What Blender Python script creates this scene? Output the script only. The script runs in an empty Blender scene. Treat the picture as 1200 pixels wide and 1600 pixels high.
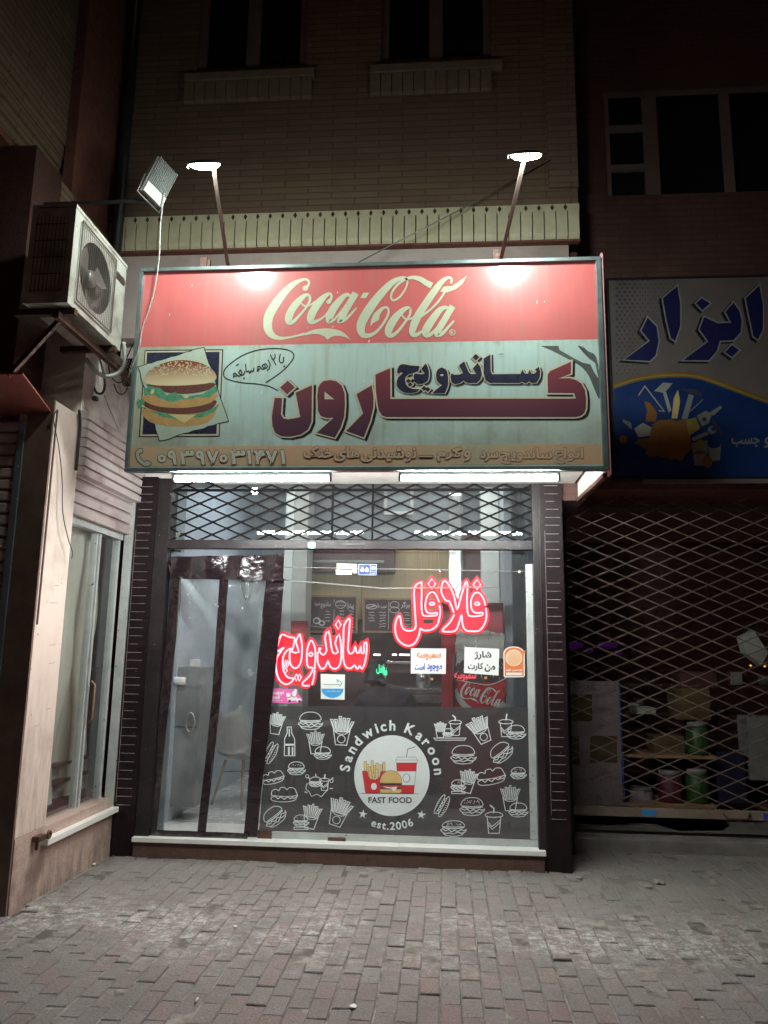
import bpy, bmesh, math, random, unicodedata
from mathutils import Vector, Matrix, Euler
from mathutils.geometry import tessellate_polygon
random.seed(7)
S = bpy.context.scene
COL = S.collection
R = math.radians

# ------------------------------------------------------------------ camera
CAM = Vector((0, -6.33, 1.6)); FPX = 1202.0
ROT = (Matrix.Rotation(R(4.6), 3, 'Z') @ Matrix.Rotation(R(100.4), 3, 'X') @ Matrix.Rotation(R(0.85), 3, 'Z'))
cd = bpy.data.cameras.new('camera'); cam = bpy.data.objects.new('camera', cd); COL.objects.link(cam)
cam.location = CAM; cam.rotation_euler = ROT.to_euler()
cd.sensor_width = 36; cd.lens = 36 * FPX / 1600; cd.clip_end = 300; cd.clip_start = .05
S.camera = cam
S.render.resolution_x, S.render.resolution_y = 768, 1024

# ------------------------------------------------------------------ night sky, faint moon-level sun, exposure
w = bpy.data.worlds.new('World'); S.world = w; w.use_nodes = True
nt = w.node_tree; bg = nt.nodes['Background']
sky = nt.nodes.new('ShaderNodeTexSky'); sky.sky_type = 'NISHITA'; sky.sun_disc = False
sky.sun_elevation = R(4); sky.sun_rotation = R(200)
tint = nt.nodes.new('ShaderNodeMix'); tint.data_type = 'RGBA'; tint.blend_type = 'MULTIPLY'; tint.inputs[0].default_value = 1
tint.inputs[7].default_value = (1.0, .4, .38, 1)
nt.links.new(sky.outputs[0], tint.inputs[6]); nt.links.new(tint.outputs[2], bg.inputs[0])
bg.inputs[1].default_value = 0.002
sd = bpy.data.lights.new('sun', 'SUN'); sun = bpy.data.objects.new('sun', sd); COL.objects.link(sun)
sd.energy = 0.022; sd.angle = R(12); sd.color = (1, .66, .58); sun.rotation_euler = (R(24), 0, R(28)); sun.location = (2, -8, 9)
S.view_settings.view_transform = 'Standard'; S.view_settings.look = 'None'
S.view_settings.exposure = 0; S.view_settings.gamma = 1
S.render.engine = 'CYCLES'
S.cycles.use_denoising = True; S.cycles.max_bounces = 8; S.cycles.transparent_max_bounces = 24
S.cycles.sample_clamp_indirect = 6; S.cycles.caustics_reflective = False; S.cycles.caustics_refractive = False

# ------------------------------------------------------------------ helpers
def ray(x, y): return ROT @ Vector(((x - 600) / FPX, (800 - y) / FPX, -1))
def at(x, y, Y): d = ray(x, y); return CAM + d * ((Y - CAM.y) / d.y)
def atz(x, y, Z): d = ray(x, y); return CAM + d * ((Z - CAM.z) / d.z)
def atx(x, y, X): d = ray(x, y); return CAM + d * ((X - CAM.x) / d.x)
V = Vector

def tag(o, label=None, cat=None, group=None, kind=None):
    if label: o['label'] = label
    if cat: o['category'] = cat
    if group: o['group'] = group
    if kind: o['kind'] = kind
    return o
def thing(name, label, cat, loc, group=None):
    o = bpy.data.objects.new(name, None); COL.objects.link(o); o.location = loc; o.empty_display_size = .1
    return tag(o, label, cat, group)
def wloc(o):
    p = V((0, 0, 0))
    while o: p += V(o.location); o = o.parent
    return p

class MB:
    def __init__(s): s.v = []; s.f = []; s.m = []; s.mi = 0; s.smooth = False; s.sm = []
    def add(s, vs, fs):
        b = len(s.v); s.v += [V(p) for p in vs]
        for f in fs: s.f.append([b + i for i in f]); s.m.append(s.mi); s.sm.append(s.smooth)
        return s
    def box(s, a, b, M=None):
        x0, y0, z0 = a; x1, y1, z1 = b
        vs = [V((x, y, z)) for z in (z0, z1) for y in (y0, y1) for x in (x0, x1)]
        if M: vs = [M @ p for p in vs]
        return s.add(vs, [(0, 2, 3, 1), (4, 5, 7, 6), (0, 1, 5, 4), (2, 6, 7, 3), (0, 4, 6, 2), (1, 3, 7, 5)])
    def cbox(s, a, b, c=.006):
        """box with chamfered top and bottom rims and upright edges"""
        bm = bmesh.new(); bmesh.ops.create_cube(bm, size=1)
        for v in bm.verts: v.co = V([(a[i] + b[i]) / 2 + v.co[i] * (b[i] - a[i]) for i in range(3)])
        bmesh.ops.bevel(bm, geom=list(bm.edges), offset=c, segments=2, affect='EDGES', profile=.7)
        bm.verts.index_update(); s.add([v.co.copy() for v in bm.verts], [[v.index for v in f.verts] for f in bm.faces]); bm.free(); return s
    def bar(s, p, q, wx, wz=None, up=V((0, 0, 1))):
        p, q = V(p), V(q); d = (q - p); L = d.length; d.normalize(); wz = wz or wx
        u = up if abs(d.dot(up)) < .95 else V((0, 1, 0))
        a = d.cross(u).normalized(); b = a.cross(d)
        vs = [r + a * sx * wx / 2 + b * sz * wz / 2 for r in (p, q) for sz in (-1, 1) for sx in (-1, 1)]
        return s.add(vs, [(0, 2, 3, 1), (4, 5, 7, 6), (0, 1, 5, 4), (2, 6, 7, 3), (0, 4, 6, 2), (1, 3, 7, 5)])
    def tube(s, pts, r, n=8, closed=False, cap=True):
        pts = [V(p) for p in pts]; N = len(pts); sm = s.smooth; s.smooth = True
        rs = r if isinstance(r, (list, tuple)) else [r] * N
        b = len(s.v); prev = None
        for i, p in enumerate(pts):
            if closed: d = pts[(i + 1) % N] - pts[i - 1]
            else: d = pts[min(i + 1, N - 1)] - pts[max(i - 1, 0)]
            if d.length < 1e-9: d = V((0, 0, 1))
            d.normalize()
            u = prev if prev is not None else (V((0, 0, 1)) if abs(d.z) < .9 else V((1, 0, 0)))
            a = d.cross(u)
            if a.length < 1e-4: a = d.cross(V((0, 1, 0)))
            a.normalize(); c = a.cross(d).normalized(); prev = c
            for k in range(n):
                t = 2 * math.pi * k / n; s.v.append(p + a * math.cos(t) * rs[i] + c * math.sin(t) * rs[i])
        for i in range(N if closed else N - 1):
            j = (i + 1) % N
            for k in range(n):
                l = (k + 1) % n; s.f.append([b + i * n + k, b + i * n + l, b + j * n + l, b + j * n + k]); s.m.append(s.mi); s.sm.append(True)
        if cap and not closed:
            s.f.append([b + k for k in range(n)][::-1]); s.f.append([b + (N - 1) * n + k for k in range(n)]); s.m += [s.mi] * 2; s.sm += [False] * 2
        s.smooth = sm; return s
    def lathe(s, prof, c, n=24, M=None):
        """prof: (r, z) list around the z axis at c"""
        b = len(s.v)
        for r, z in prof:
            for k in range(n):
                t = 2 * math.pi * k / n; p = V((r * math.cos(t), r * math.sin(t), z))
                s.v.append((M @ p if M else p) + V(c))
        for i in range(len(prof) - 1):
            for k in range(n):
                l = (k + 1) % n; s.f.append([b + i * n + k, b + i * n + l, b + (i + 1) * n + l, b + (i + 1) * n + k]); s.m.append(s.mi); s.sm.append(True)
        return s
    def poly(s, loops):
        """planar polygon with optional holes; loops of 3-D points"""
        tr = tessellate_polygon([[V(p) for p in l] for l in loops]); fl = [p for l in loops for p in l]
        return s.add(fl, [t for t in tr])
    def prism(s, pts, d):
        """extrude a planar outline by vector d"""
        d = V(d); n = len(pts); pts = [V(p) for p in pts]
        tr = tessellate_polygon([pts]); s.add(pts, tr); s.add([p + d for p in pts], [t[::-1] for t in tr])
        s.add(pts + [p + d for p in pts], [(i, (i + 1) % n, n + (i + 1) % n, n + i) for i in range(n)]); return s
    def obj(s, name, mats, parent=None, label=None, origin=None):
        me = bpy.data.meshes.new(name)
        if parent: o0 = wloc(parent)
        elif origin is not None: o0 = V(origin)
        else:
            xs = [p.x for p in s.v]; ys = [p.y for p in s.v]; zs = [p.z for p in s.v]
            o0 = V(((min(xs) + max(xs)) / 2, (min(ys) + max(ys)) / 2, min(zs)))
        me.from_pydata([tuple(p - o0) for p in s.v], [], s.f)
        if not isinstance(mats, (list, tuple)): mats = [mats]
        for m in mats: me.materials.append(m)
        for p, mi, sm in zip(me.polygons, s.m, s.sm): p.material_index = mi; p.use_smooth = sm
        me.update(); o = bpy.data.objects.new(name, me); COL.objects.link(o)
        if parent: o.parent = parent
        else: o.location = o0
        if label: o['label'] = label
        return o

def copy_tree(o, parent=None):
    c = o.copy(); COL.objects.link(c); c.parent = parent
    for ch in [k for k in COL.objects if k.parent == o]: copy_tree(ch, c)
    return c

# ------------------------------------------------------------------ materials
def newmat(name):
    m = bpy.data.materials.new(name); m.use_nodes = True; return m, m.node_tree, m.node_tree.nodes['Principled BSDF']
def N(nt, t, **k):
    n = nt.nodes.new('ShaderNode' + t)
    for a, b in k.items(): setattr(n, a, b)
    return n
def mixc(nt, fac, a, b, blend='MIX'):
    n = N(nt, 'Mix', data_type='RGBA', blend_type=blend)
    for i, v in ((0, fac), (6, a), (7, b)):
        if hasattr(v, 'default_value') or hasattr(v, 'is_linked'): nt.links.new(v, n.inputs[i])
        else: n.inputs[i].default_value = (*v, 1) if isinstance(v, tuple) else v
    return n.outputs[2]
def noise(nt, scale, detail=4, vec=None, stretch=None, rough=.55, obj='Object'):
    tc = N(nt, 'TexCoord'); n = N(nt, 'TexNoise'); n.inputs['Scale'].default_value = scale; n.inputs['Detail'].default_value = detail
    n.inputs['Roughness'].default_value = rough
    src = tc.outputs[obj]
    if stretch:
        mp = N(nt, 'Mapping'); mp.inputs['Scale'].default_value = stretch; nt.links.new(src, mp.inputs[0]); src = mp.outputs[0]
    nt.links.new(src, n.inputs['Vector']); return n.outputs['Fac']
def ramp(nt, fac, a, b, ca=(0, 0, 0), cb=(1, 1, 1)):
    r = N(nt, 'ValToRGB'); r.color_ramp.elements[0].position = a; r.color_ramp.elements[1].position = b
    r.color_ramp.elements[0].color = (*ca, 1); r.color_ramp.elements[1].color = (*cb, 1)
    nt.links.new(fac, r.inputs[0]); return r.outputs[0]
def pm(name, c, c2=None, scale=6, rough=.6, metal=0, bump=0, bscale=60, stretch=None, lo=.35, hi=.7, speck=None, spec=.5, coat=0, c3=None, s3=1.3):
    m, nt, b = newmat(name)
    b.inputs['Roughness'].default_value = rough; b.inputs['Metallic'].default_value = metal
    b.inputs['Specular IOR Level'].default_value = spec; b.inputs['Coat Weight'].default_value = coat; b.inputs['Coat Roughness'].default_value = .12
    if c2 is None: c2 = tuple(x * .78 for x in c)
    col = mixc(nt, ramp(nt, noise(nt, scale, 6, stretch=stretch, rough=.65), lo, hi), c, c2)
    if c3: col = mixc(nt, ramp(nt, noise(nt, s3, 5, rough=.6), .5, .68), col, c3)
    if speck: col = mixc(nt, ramp(nt, noise(nt, speck[1], 2), speck[2], speck[2] + .04), col, speck[0])
    nt.links.new(col, b.inputs['Base Color'])
    rr = ramp(nt, noise(nt, scale * 2.3, 4), .3, .75, (rough * .8,) * 3, (min(1, rough * 1.25),) * 3); nt.links.new(rr, b.inputs['Roughness'])
    if bump:
        bp = N(nt, 'Bump'); bp.inputs['Strength'].default_value = bump; bp.inputs['Distance'].default_value = .01
        nt.links.new(noise(nt, bscale, 5, stretch=stretch), bp.inputs['Height']); nt.links.new(bp.outputs[0], b.inputs['Normal'])
    return m
def emit(name, c, st):
    m, nt, b = newmat(name); b.inputs['Base Color'].default_value = (*[min(1, x) * .06 for x in c], 1)
    b.inputs['Emission Color'].default_value = (*c, 1); b.inputs['Emission Strength'].default_value = st; return m
def glassy(name, tint=(.9, .93, .93), gloss=.0, fac=1.45, body=0, bodycol=(.3, .3, .3), bump=0, bscale=8, dirt=0, stretch=None):
    """thin clear sheet: lets light straight through, mirrors by Fresnel; body = share of a milky print or dust"""
    m, nt, b = newmat(name); nt.nodes.remove(b); out = nt.nodes['Material Output']
    tr = N(nt, 'BsdfTransparent'); tr.inputs[0].default_value = (*tint, 1)
    gl = N(nt, 'BsdfGlossy'); gl.inputs['Roughness'].default_value = gloss
    fr = N(nt, 'Fresnel'); gb = N(nt, 'NewGeometry'); mi = N(nt, 'MapRange'); mi.inputs[3].default_value = fac; mi.inputs[4].default_value = 1 / fac
    nt.links.new(gb.outputs['Backfacing'], mi.inputs[0]); nt.links.new(mi.outputs[0], fr.inputs[0])
    mx = N(nt, 'MixShader'); nt.links.new(fr.outputs[0], mx.inputs[0]); 
    base = tr.outputs[0]
    if body or dirt:
        df = N(nt, 'BsdfDiffuse'); df.inputs[0].default_value = (*bodycol, 1); m2 = N(nt, 'MixShader')
        if dirt:
            rp = ramp(nt, noise(nt, 3, 6, rough=.7), .35, .8, (body,) * 3, (body + dirt,) * 3); nt.links.new(rp, m2.inputs[0])
        else: m2.inputs[0].default_value = body
        nt.links.new(tr.outputs[0], m2.inputs[1]); nt.links.new(df.outputs[0], m2.inputs[2]); base = m2.outputs[0]
    nt.links.new(base, mx.inputs[1]); nt.links.new(gl.outputs[0], mx.inputs[2]); nt.links.new(mx.outputs[0], out.inputs[0])
    if bump:
        bp = N(nt, 'Bump'); bp.inputs['Strength'].default_value = bump; bp.inputs['Distance'].default_value = .07
        nt.links.new(noise(nt, bscale, 4, stretch=stretch), bp.inputs['Height']); nt.links.new(bp.outputs[0], gl.inputs['Normal']); nt.links.new(bp.outputs[0], fr.inputs['Normal'])
    return m
def brickmat(name, c1, c2, mort, bw, bh, axis='x', msize=.006, rough=.75, bump=.6, offset=.5, dirt=None):
    m, nt, b = newmat(name); b.inputs['Roughness'].default_value = rough
    tc = N(nt, 'TexCoord'); sp = N(nt, 'SeparateXYZ'); nt.links.new(tc.outputs['Object'], sp.inputs[0])
    cb = N(nt, 'CombineXYZ'); nt.links.new(sp.outputs['XYZ'.index(axis.upper())], cb.inputs[0]); nt.links.new(sp.outputs[2], cb.inputs[1])
    br = N(nt, 'TexBrick', offset=offset); nt.links.new(cb.outputs[0], br.inputs['Vector'])
    br.inputs['Color1'].default_value = (*c1, 1); br.inputs['Color2'].default_value = (*c2, 1); br.inputs['Mortar'].default_value = (*mort, 1)
    br.inputs['Scale'].default_value = 1; br.inputs['Mortar Size'].default_value = msize; br.inputs['Mortar Smooth'].default_value = .15
    br.inputs['Brick Width'].default_value = bw; br.inputs['Row Height'].default_value = bh; br.inputs['Bias'].default_value = 0
    col = mixc(nt, ramp(nt, noise(nt, 4, 6), .35, .75), br.outputs['Color'], dirt or tuple(x * .6 for x in c1))
    f2 = N(nt, 'Mix', data_type='RGBA'); f2.inputs[0].default_value = .45; nt.links.new(br.outputs['Color'], f2.inputs[6]); nt.links.new(col, f2.inputs[7])
    nt.links.new(f2.outputs[2], b.inputs['Base Color'])
    bp = N(nt, 'Bump', invert=True); bp.inputs['Strength'].default_value = bump; bp.inputs['Distance'].default_value = .008
    ad = N(nt, 'Math', operation='MULTIPLY_ADD'); nt.links.new(noise(nt, 40, 4), ad.inputs[0]); ad.inputs[1].default_value = .25; nt.links.new(br.outputs['Fac'], ad.inputs[2])
    nt.links.new(ad.outputs[0], bp.inputs['Height']); nt.links.new(bp.outputs[0], b.inputs['Normal']); return m

K = {}
K['brick'] = brickmat('cream_brick', (.25, .165, .11), (.2, .125, .085), (.13, .09, .065), .42, .062, 'x')
K['brick_side'] = brickmat('cream_brick_side', (.26, .19, .12), (.2, .14, .09), (.10, .07, .05), .42, .062, 'y')
K['brick_red'] = brickmat('red_brick', (.14, .062, .05), (.11, .048, .04), (.08, .05, .04), .22, .062, 'x')
K['soldier'] = pm('cream_brick_plain', (.68, .62, .42), (.56, .5, .32), 9, .6, bump=.15)
K['sillbrick'] = pm('dimmed_sill_brick', (.3, .23, .15), (.22, .165, .11), 9, .7, bump=.15)  # cornice brick toned down in colour so the unlit sills stay dark
K['diamond'] = pm('dark_recess', (.05, .04, .03))
K['redunder'] = pm('red_brick_underside', (.25, .09, .06), (.14, .06, .05), 14, .8, bump=.3)
K['plaster'] = pm('dirty_plaster', (.74, .68, .63), (.5, .4, .34), 4.5, .85, bump=.5, bscale=14, c3=(.3, .17, .13), s3=2.6, lo=.45, hi=.7)
K['dkbrick'] = pm('dark_glazed_brick', (.009, .005, .006), (.017, .009, .01), 12, .4, spec=.25, bump=.2, bscale=50, speck=((.4, .38, .36), 70, .74))
K['joint'] = pm('pale_joint', (.42, .36, .33), (.16, .12, .11), 18, .8)
K['dkmetal'] = pm('dark_painted_steel', (.016, .012, .014), (.032, .024, .026), 8, .4, .0, spec=.3, bump=.08, speck=((.38, .38, .37), 60, .7))
K['lattice'] = pm('black_lattice_steel', (.004, .004, .0045), (.009, .008, .008), 20, .7, 0, spec=.1)
K['alu'] = pm('pale_aluminium', (.55, .58, .56), (.4, .42, .41), 6, .4, .2, speck=((.12, .1, .09), 30, .69))
K['alublue'] = pm('grey_blue_aluminium', (.22, .27, .31), (.16, .19, .22), 4, .35, .4, speck=((.75, .77, .75), 22, .69))
K['marble'] = pm('white_marble_step', (.82, .82, .77), (.7, .69, .63), 5, .35, bump=.05, lo=.5, hi=.8)
K['riser'] = pm('brown_step_riser', (.12, .06, .045), (.07, .04, .03), 14, .7, bump=.3)
K['marblewall'] = pm('cream_marble_cladding', (.8, .68, .6), (.7, .57, .49), 2.5, .4, stretch=(1, 1, .25), bump=.04, c3=(.58, .46, .39), s3=2.6, speck=((.3, .2, .16), 34, .72))
def foot_grime(m, z0, z1, col, sc=3):
    """splash dirt that sticks to the lowest part of a wall, broken up by noise"""
    nt = m.node_tree; b = nt.nodes['Principled BSDF']; src = b.inputs['Base Color'].links[0].from_socket
    g = N(nt, 'NewGeometry'); sp = N(nt, 'SeparateXYZ'); nt.links.new(g.outputs['Position'], sp.inputs[0])
    mr = N(nt, 'MapRange'); mr.inputs[1].default_value = z1; mr.inputs[2].default_value = z0; nt.links.new(sp.outputs[2], mr.inputs[0])
    ml = N(nt, 'Math', operation='MULTIPLY'); nt.links.new(mr.outputs[0], ml.inputs[0]); nt.links.new(ramp(nt, noise(nt, sc, 8, stretch=(1, 3, .5), rough=.75), .42, .66), ml.inputs[1]); nt.links.new(mixc(nt, ml.outputs[0], src, col), b.inputs['Base Color'])
foot_grime(K['marblewall'], .4, 1.7, (.36, .27, .22), 5)
K['granite'] = pm('pink_granite_plinth', (.56, .42, .36), (.4, .28, .23), 60, .6, bump=.25, bscale=90, c3=(.22, .15, .12), s3=3)
foot_grime(K['granite'], 0, .35, (.13, .1, .085), 6)
K['darkmarble'] = pm('brown_marble_front', (.2, .13, .1), (.11, .07, .055), 6, .45, bump=.05)
K['shutter'] = pm('painted_shutter_slat', (.55, .48, .46), (.42, .34, .33), 5, .35, .1, bump=.05, stretch=(1, .3, 1), c3=(.3, .2, .19), s3=3)
K['whitepaint'] = pm('white_paint', (.72, .72, .68), (.6, .6, .56), 5, .5)
K['room'] = pm('grey_blue_room_wall', (.42, .48, .54), (.34, .39, .45), 2, .55)
K['roomdark'] = pm('grey_room_wall', (.38, .4, .42), (.3, .32, .34), 2, .6)
K['ceil'] = pm('room_ceiling', (.6, .62, .62), (.5, .52, .52), 3, .7)
K['tilefloor'] = pm('pale_floor_tile', (.62, .64, .62), (.5, .52, .5), 3, .25)
K['columnw'] = pm('white_column', (.66, .68, .64), (.55, .56, .52), 3, .5)
K['columng'] = pm('grey_column', (.42, .42, .38), (.32, .31, .28), 4, .6, stretch=(1, 1, .3))
K['bamboo'] = pm('ribbed_beige_panel', (.50, .37, .2), (.38, .27, .14), 60, .55, stretch=(1, 1, .05), bump=.3, bscale=70)
K['kitchen'] = pm('dark_red_kitchen_wall', (.10, .035, .035), (.06, .025, .025), 5, .5)
K['board'] = pm('chalkboard', (.055, .022, .028), (.08, .035, .04), 6, .7)
K['wood'] = pm('wood', (.34, .2, .1), (.24, .13, .07), 18, .5, stretch=(1, 1, .2))
K['chalk'] = pm('chalk', (.7, .66, .6), (.5, .46, .42), 80, .9)
K['steel'] = pm('stainless_steel', (.6, .6, .58), (.5, .5, .48), 4, .22, .9)
K['black'] = pm('black_plastic', (.02, .018, .02), (.03, .028, .03), 10, .4)
K['vinyl'] = pm('black_vinyl', (.014, .009, .011), (.02, .012, .015), 5, .12, bump=1.0, bscale=14, spec=.9)
K['red'] = pm('red_enamel', (.5, .02, .025), (.38, .015, .02), 4, .3, coat=.4)
K['coolred'] = pm('fridge_red', (.42, .02, .03), (.2, .02, .03), 5, .35)
K['tanstrip'] = pm('orange_tan_print', (.72, .4, .25), (.62, .48, .32), 3.2, .3, coat=.5, c3=(.5, .45, .3), s3=2)
K['signframe'] = pm('grey_teal_sign_frame', (.2, .26, .26), (.12, .16, .165), 9, .4, .4)
K['cream'] = pm('cream_print', (.66, .58, .42), (.58, .5, .36), 8, .3, coat=.5)
K['shadow'] = pm('black_print', (.018, .018, .025), (.03, .03, .035), 8, .3, coat=.5)
K['navy'] = pm('navy_print', (.025, .028, .055), (.035, .035, .07), 8, .3, coat=.5)
K['line'] = pm('brown_line_print', (.09, .035, .03), (.06, .03, .03), 8, .4)
K['white'] = pm('white_print', (.78, .78, .74), (.7, .7, .66), 12, .5)
K['logocream'] = pm('pale_green_logo_print', (.62, .68, .5), (.56, .58, .42), 3, .25, coat=.6)
K['whitevinyl'] = pm('white_vinyl_print', (.72, .76, .75), (.64, .68, .67), 8, .45)
K['redprint'] = pm('red_print', (.6, .04, .045), (.5, .035, .04), 6, .45)
K['fryprint'] = pm('fry_yellow_print', (.72, .55, .25), (.66, .48, .2), 8, .45)
K['bunprint'] = pm('bun_print', (.68, .47, .2), (.6, .4, .16), 8, .45)
K['ink'] = pm('dark_ink', (.05, .045, .05), (.06, .05, .06), 8, .5)
K['paper'] = pm('white_paper', (.74, .76, .72), (.68, .7, .66), 5, .6)
K['orange'] = pm('orange_print', (.72, .2, .06), (.65, .17, .05), 8, .4)
K['blueprint'] = pm('blue_print', (.05, .3, .62), (.04, .25, .52), 8, .4)
K['plateblue'] = pm('enamel_blue', (.06, .08, .45), (.05, .07, .38), 8, .3)
K['pink'] = pm('pink_print', (.8, .15, .45), (.7, .12, .4), 8, .4)
K['acwhite'] = pm('ac_white_paint', (.6, .61, .56), (.46, .45, .4), 4, .45, speck=((.25, .2, .15), 25, .69), c3=(.3, .27, .22), s3=5)
K['acdark'] = pm('ac_fin_metal', (.06, .045, .04), (.09, .07, .06), 20, .5, .3)
K['rust'] = pm('rusty_steel', (.12, .055, .04), (.07, .04, .035), 20, .65, .3, bump=.2)
K['greywire'] = pm('grey_cable', (.5, .5, .46), (.4, .4, .37), 20, .5)
K['blackwire'] = pm('black_cable', (.02, .02, .022), (.03, .03, .032), 20, .45)
K['lampbody'] = pm('lamp_housing', (.25, .24, .22), (.18, .17, .16), 12, .45, .4)
K['armgrey'] = pm('greybrown_lamp_arm', (.2, .15, .13), (.13, .1, .09), 14, .5, .2)
K['fabric'] = pm('stained_fabric', (.55, .52, .44), (.42, .36, .27), 2.2, .85, stretch=(1, 2.5, .5), bump=.5, bscale=6, c3=(.5, .5, .46), s3=1.2)
K['hoodie'] = pm('dark_hoodie', (.035, .02, .03), (.05, .03, .04), 10, .9, bump=.3, bscale=30)
K['jeans'] = pm('dark_trousers', (.03, .035, .05), (.04, .045, .06), 20, .85)
K['skin'] = pm('skin', (.5, .3, .22), (.45, .26, .19), 10, .55)
K['hair'] = pm('black_hair', (.015, .012, .012), (.03, .025, .022), 60, .5, bump=.6, bscale=120)
K['darkglass'] = pm('night_window_glass', (.012, .01, .012), (.02, .018, .02), 2, .12)
K['winframe'] = pm('window_frame', (.22, .16, .14), (.17, .12, .105), 4, .6)
K['slab'] = pm('worn_concrete', (.26, .24, .21), (.17, .155, .14), 5, .8, bump=.4, bscale=30)
K['pink_edge'] = pm('pink_sheet_edge', (.62, .32, .32), (.5, .24, .24), 6, .5)
K['glass'] = glassy('shop_glass', (.93, .95, .95), 0, 1.5, body=.012, bodycol=(.6, .6, .6), dirt=.03)
K['pvc'] = glassy('clear_pvc', (.95, .97, .97), .04, 1.6, body=.03, bodycol=(.6, .66, .64), bump=1.0, bscale=13, dirt=.26, stretch=(1, 1, .22))
K['film'] = glassy('smoked_film', (.4, .38, .39), .25, 1.3, body=.55, bodycol=(.09, .085, .088), dirt=.12)
K['tubelit'] = emit('lit_white_tube', (.95, 1, .97), 400)
K['lamplit'] = emit('lit_lamp_lens', (.9, 1, .93), 340)
K['roomlit'] = emit('room_fill_panel', (.93, .97, 1), 24)
K['bulblit'] = emit('lit_bulb', (.9, 1, 1), 60)
K['neon'] = emit('lit_red_neon', (1, .065, .075), 16)
K['reflg'] = emit('green_reflection_glow', (.05, 1, .45), 2.2)
K['reflr'] = emit('red_reflection_glow', (1, .08, .12), 1.6)
K['reflp'] = emit('purple_reflection_glow', (.45, .05, .75), .025)
K['amber'] = emit('lit_amber_lamp', (1, .5, .12), .8)
K['reflw'] = emit('warm_reflection_glow', (1, .9, .8), 5)
K['neonhalo'] = pm('red_halo_sheet', (.75, .015, .05), (.7, .015, .045), 5, .4)
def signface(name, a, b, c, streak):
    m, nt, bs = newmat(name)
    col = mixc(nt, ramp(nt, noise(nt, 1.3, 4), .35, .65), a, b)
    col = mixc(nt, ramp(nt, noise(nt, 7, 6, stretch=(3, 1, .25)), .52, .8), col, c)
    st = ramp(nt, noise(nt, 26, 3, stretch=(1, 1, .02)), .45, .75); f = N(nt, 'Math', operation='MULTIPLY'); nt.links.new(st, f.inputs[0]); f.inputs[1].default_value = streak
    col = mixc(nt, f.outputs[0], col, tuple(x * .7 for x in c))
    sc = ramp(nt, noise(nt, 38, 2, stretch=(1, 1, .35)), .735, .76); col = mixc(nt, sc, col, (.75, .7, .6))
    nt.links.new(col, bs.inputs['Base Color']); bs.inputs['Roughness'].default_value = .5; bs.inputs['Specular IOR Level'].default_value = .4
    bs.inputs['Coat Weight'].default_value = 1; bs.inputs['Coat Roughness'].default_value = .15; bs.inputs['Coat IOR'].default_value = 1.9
    # faint glow added to the sheet for even brightness, standing in for backlight
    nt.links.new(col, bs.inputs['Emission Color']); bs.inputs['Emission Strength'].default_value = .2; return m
def edge_dirt(m):
    """ochre water stains that stay at the left margin and under the joint of the two panels, greyer grime toward the foot"""
    nt = m.node_tree; b = nt.nodes['Principled BSDF']; src = b.inputs['Base Color'].links[0].from_socket
    g = N(nt, 'NewGeometry'); sp = N(nt, 'SeparateXYZ'); nt.links.new(g.outputs['Position'], sp.inputs[0])
    def band(axis, a, c, st, col, src, sc):
        mr = N(nt, 'MapRange'); mr.inputs[1].default_value = a; mr.inputs[2].default_value = c; mr.inputs[3].default_value = st; mr.inputs[4].default_value = 0; nt.links.new(sp.outputs[axis], mr.inputs[0])
        ml = N(nt, 'Math', operation='MULTIPLY'); nt.links.new(mr.outputs[0], ml.inputs[0]); nt.links.new(ramp(nt, noise(nt, sc, 6, rough=.7), .3, .65), ml.inputs[1]); return mixc(nt, ml.outputs[0], src, col)
    src = band(0, -2.2, -1.55, .95, (.3, .25, .1), src, 2.5)
    src = band(2, 3.0, 3.5, .75, (.2, .2, .16), src, 2.0)
    mr = N(nt, 'MapRange'); mr.inputs[1].default_value = 3.72; mr.inputs[2].default_value = 3.79; nt.links.new(sp.outputs[2], mr.inputs[0])
    ml = N(nt, 'Math', operation='MULTIPLY'); nt.links.new(mr.outputs[0], ml.inputs[0]); nt.links.new(ramp(nt, noise(nt, 9, 6, stretch=(1, 1, .5), rough=.75), .45, .7), ml.inputs[1]); src = mixc(nt, ml.outputs[0], src, (.16, .17, .09))
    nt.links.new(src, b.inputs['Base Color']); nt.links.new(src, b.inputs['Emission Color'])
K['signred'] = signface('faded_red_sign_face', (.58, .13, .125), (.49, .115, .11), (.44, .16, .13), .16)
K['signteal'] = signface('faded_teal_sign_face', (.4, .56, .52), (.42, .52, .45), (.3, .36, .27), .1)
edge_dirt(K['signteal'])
# maroon letters fading from rose (top) to plum (bottom): the print's own two-tone colour
def gradmat(name, top, bot, z0, z1):
    m, nt, b = newmat(name); g = N(nt, 'NewGeometry'); sp = N(nt, 'SeparateXYZ'); nt.links.new(g.outputs['Position'], sp.inputs[0])
    mr = N(nt, 'MapRange'); mr.inputs[1].default_value = z0; mr.inputs[2].default_value = z1; nt.links.new(sp.outputs[2], mr.inputs[0])
    nt.links.new(mixc(nt, mr.outputs[0], bot, top), b.inputs['Base Color']); b.inputs['Roughness'].default_value = .45
    b.inputs['Coat Weight'].default_value = .5; b.inputs['Coat Roughness'].default_value = .15; return m
K['maroon'] = gradmat('maroon_letter_print', (.28, .04, .05), (.085, .03, .055), 3.15, 3.75)
K['bunpic'] = gradmat('bun_picture_print', (.24, .06, .02), (.72, .6, .36), 3.49, 3.63)
K['bunlow'] = pm('lower_bun_print', (.6, .38, .16), (.52, .3, .12), 12, .3, coat=.5)
K['meat'] = pm('patty_print', (.13, .045, .04), (.2, .09, .07), 60, .35, coat=.5)
K['leaf'] = pm('lettuce_print', (.06, .25, .14), (.18, .45, .28), 50, .35, coat=.5)
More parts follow.
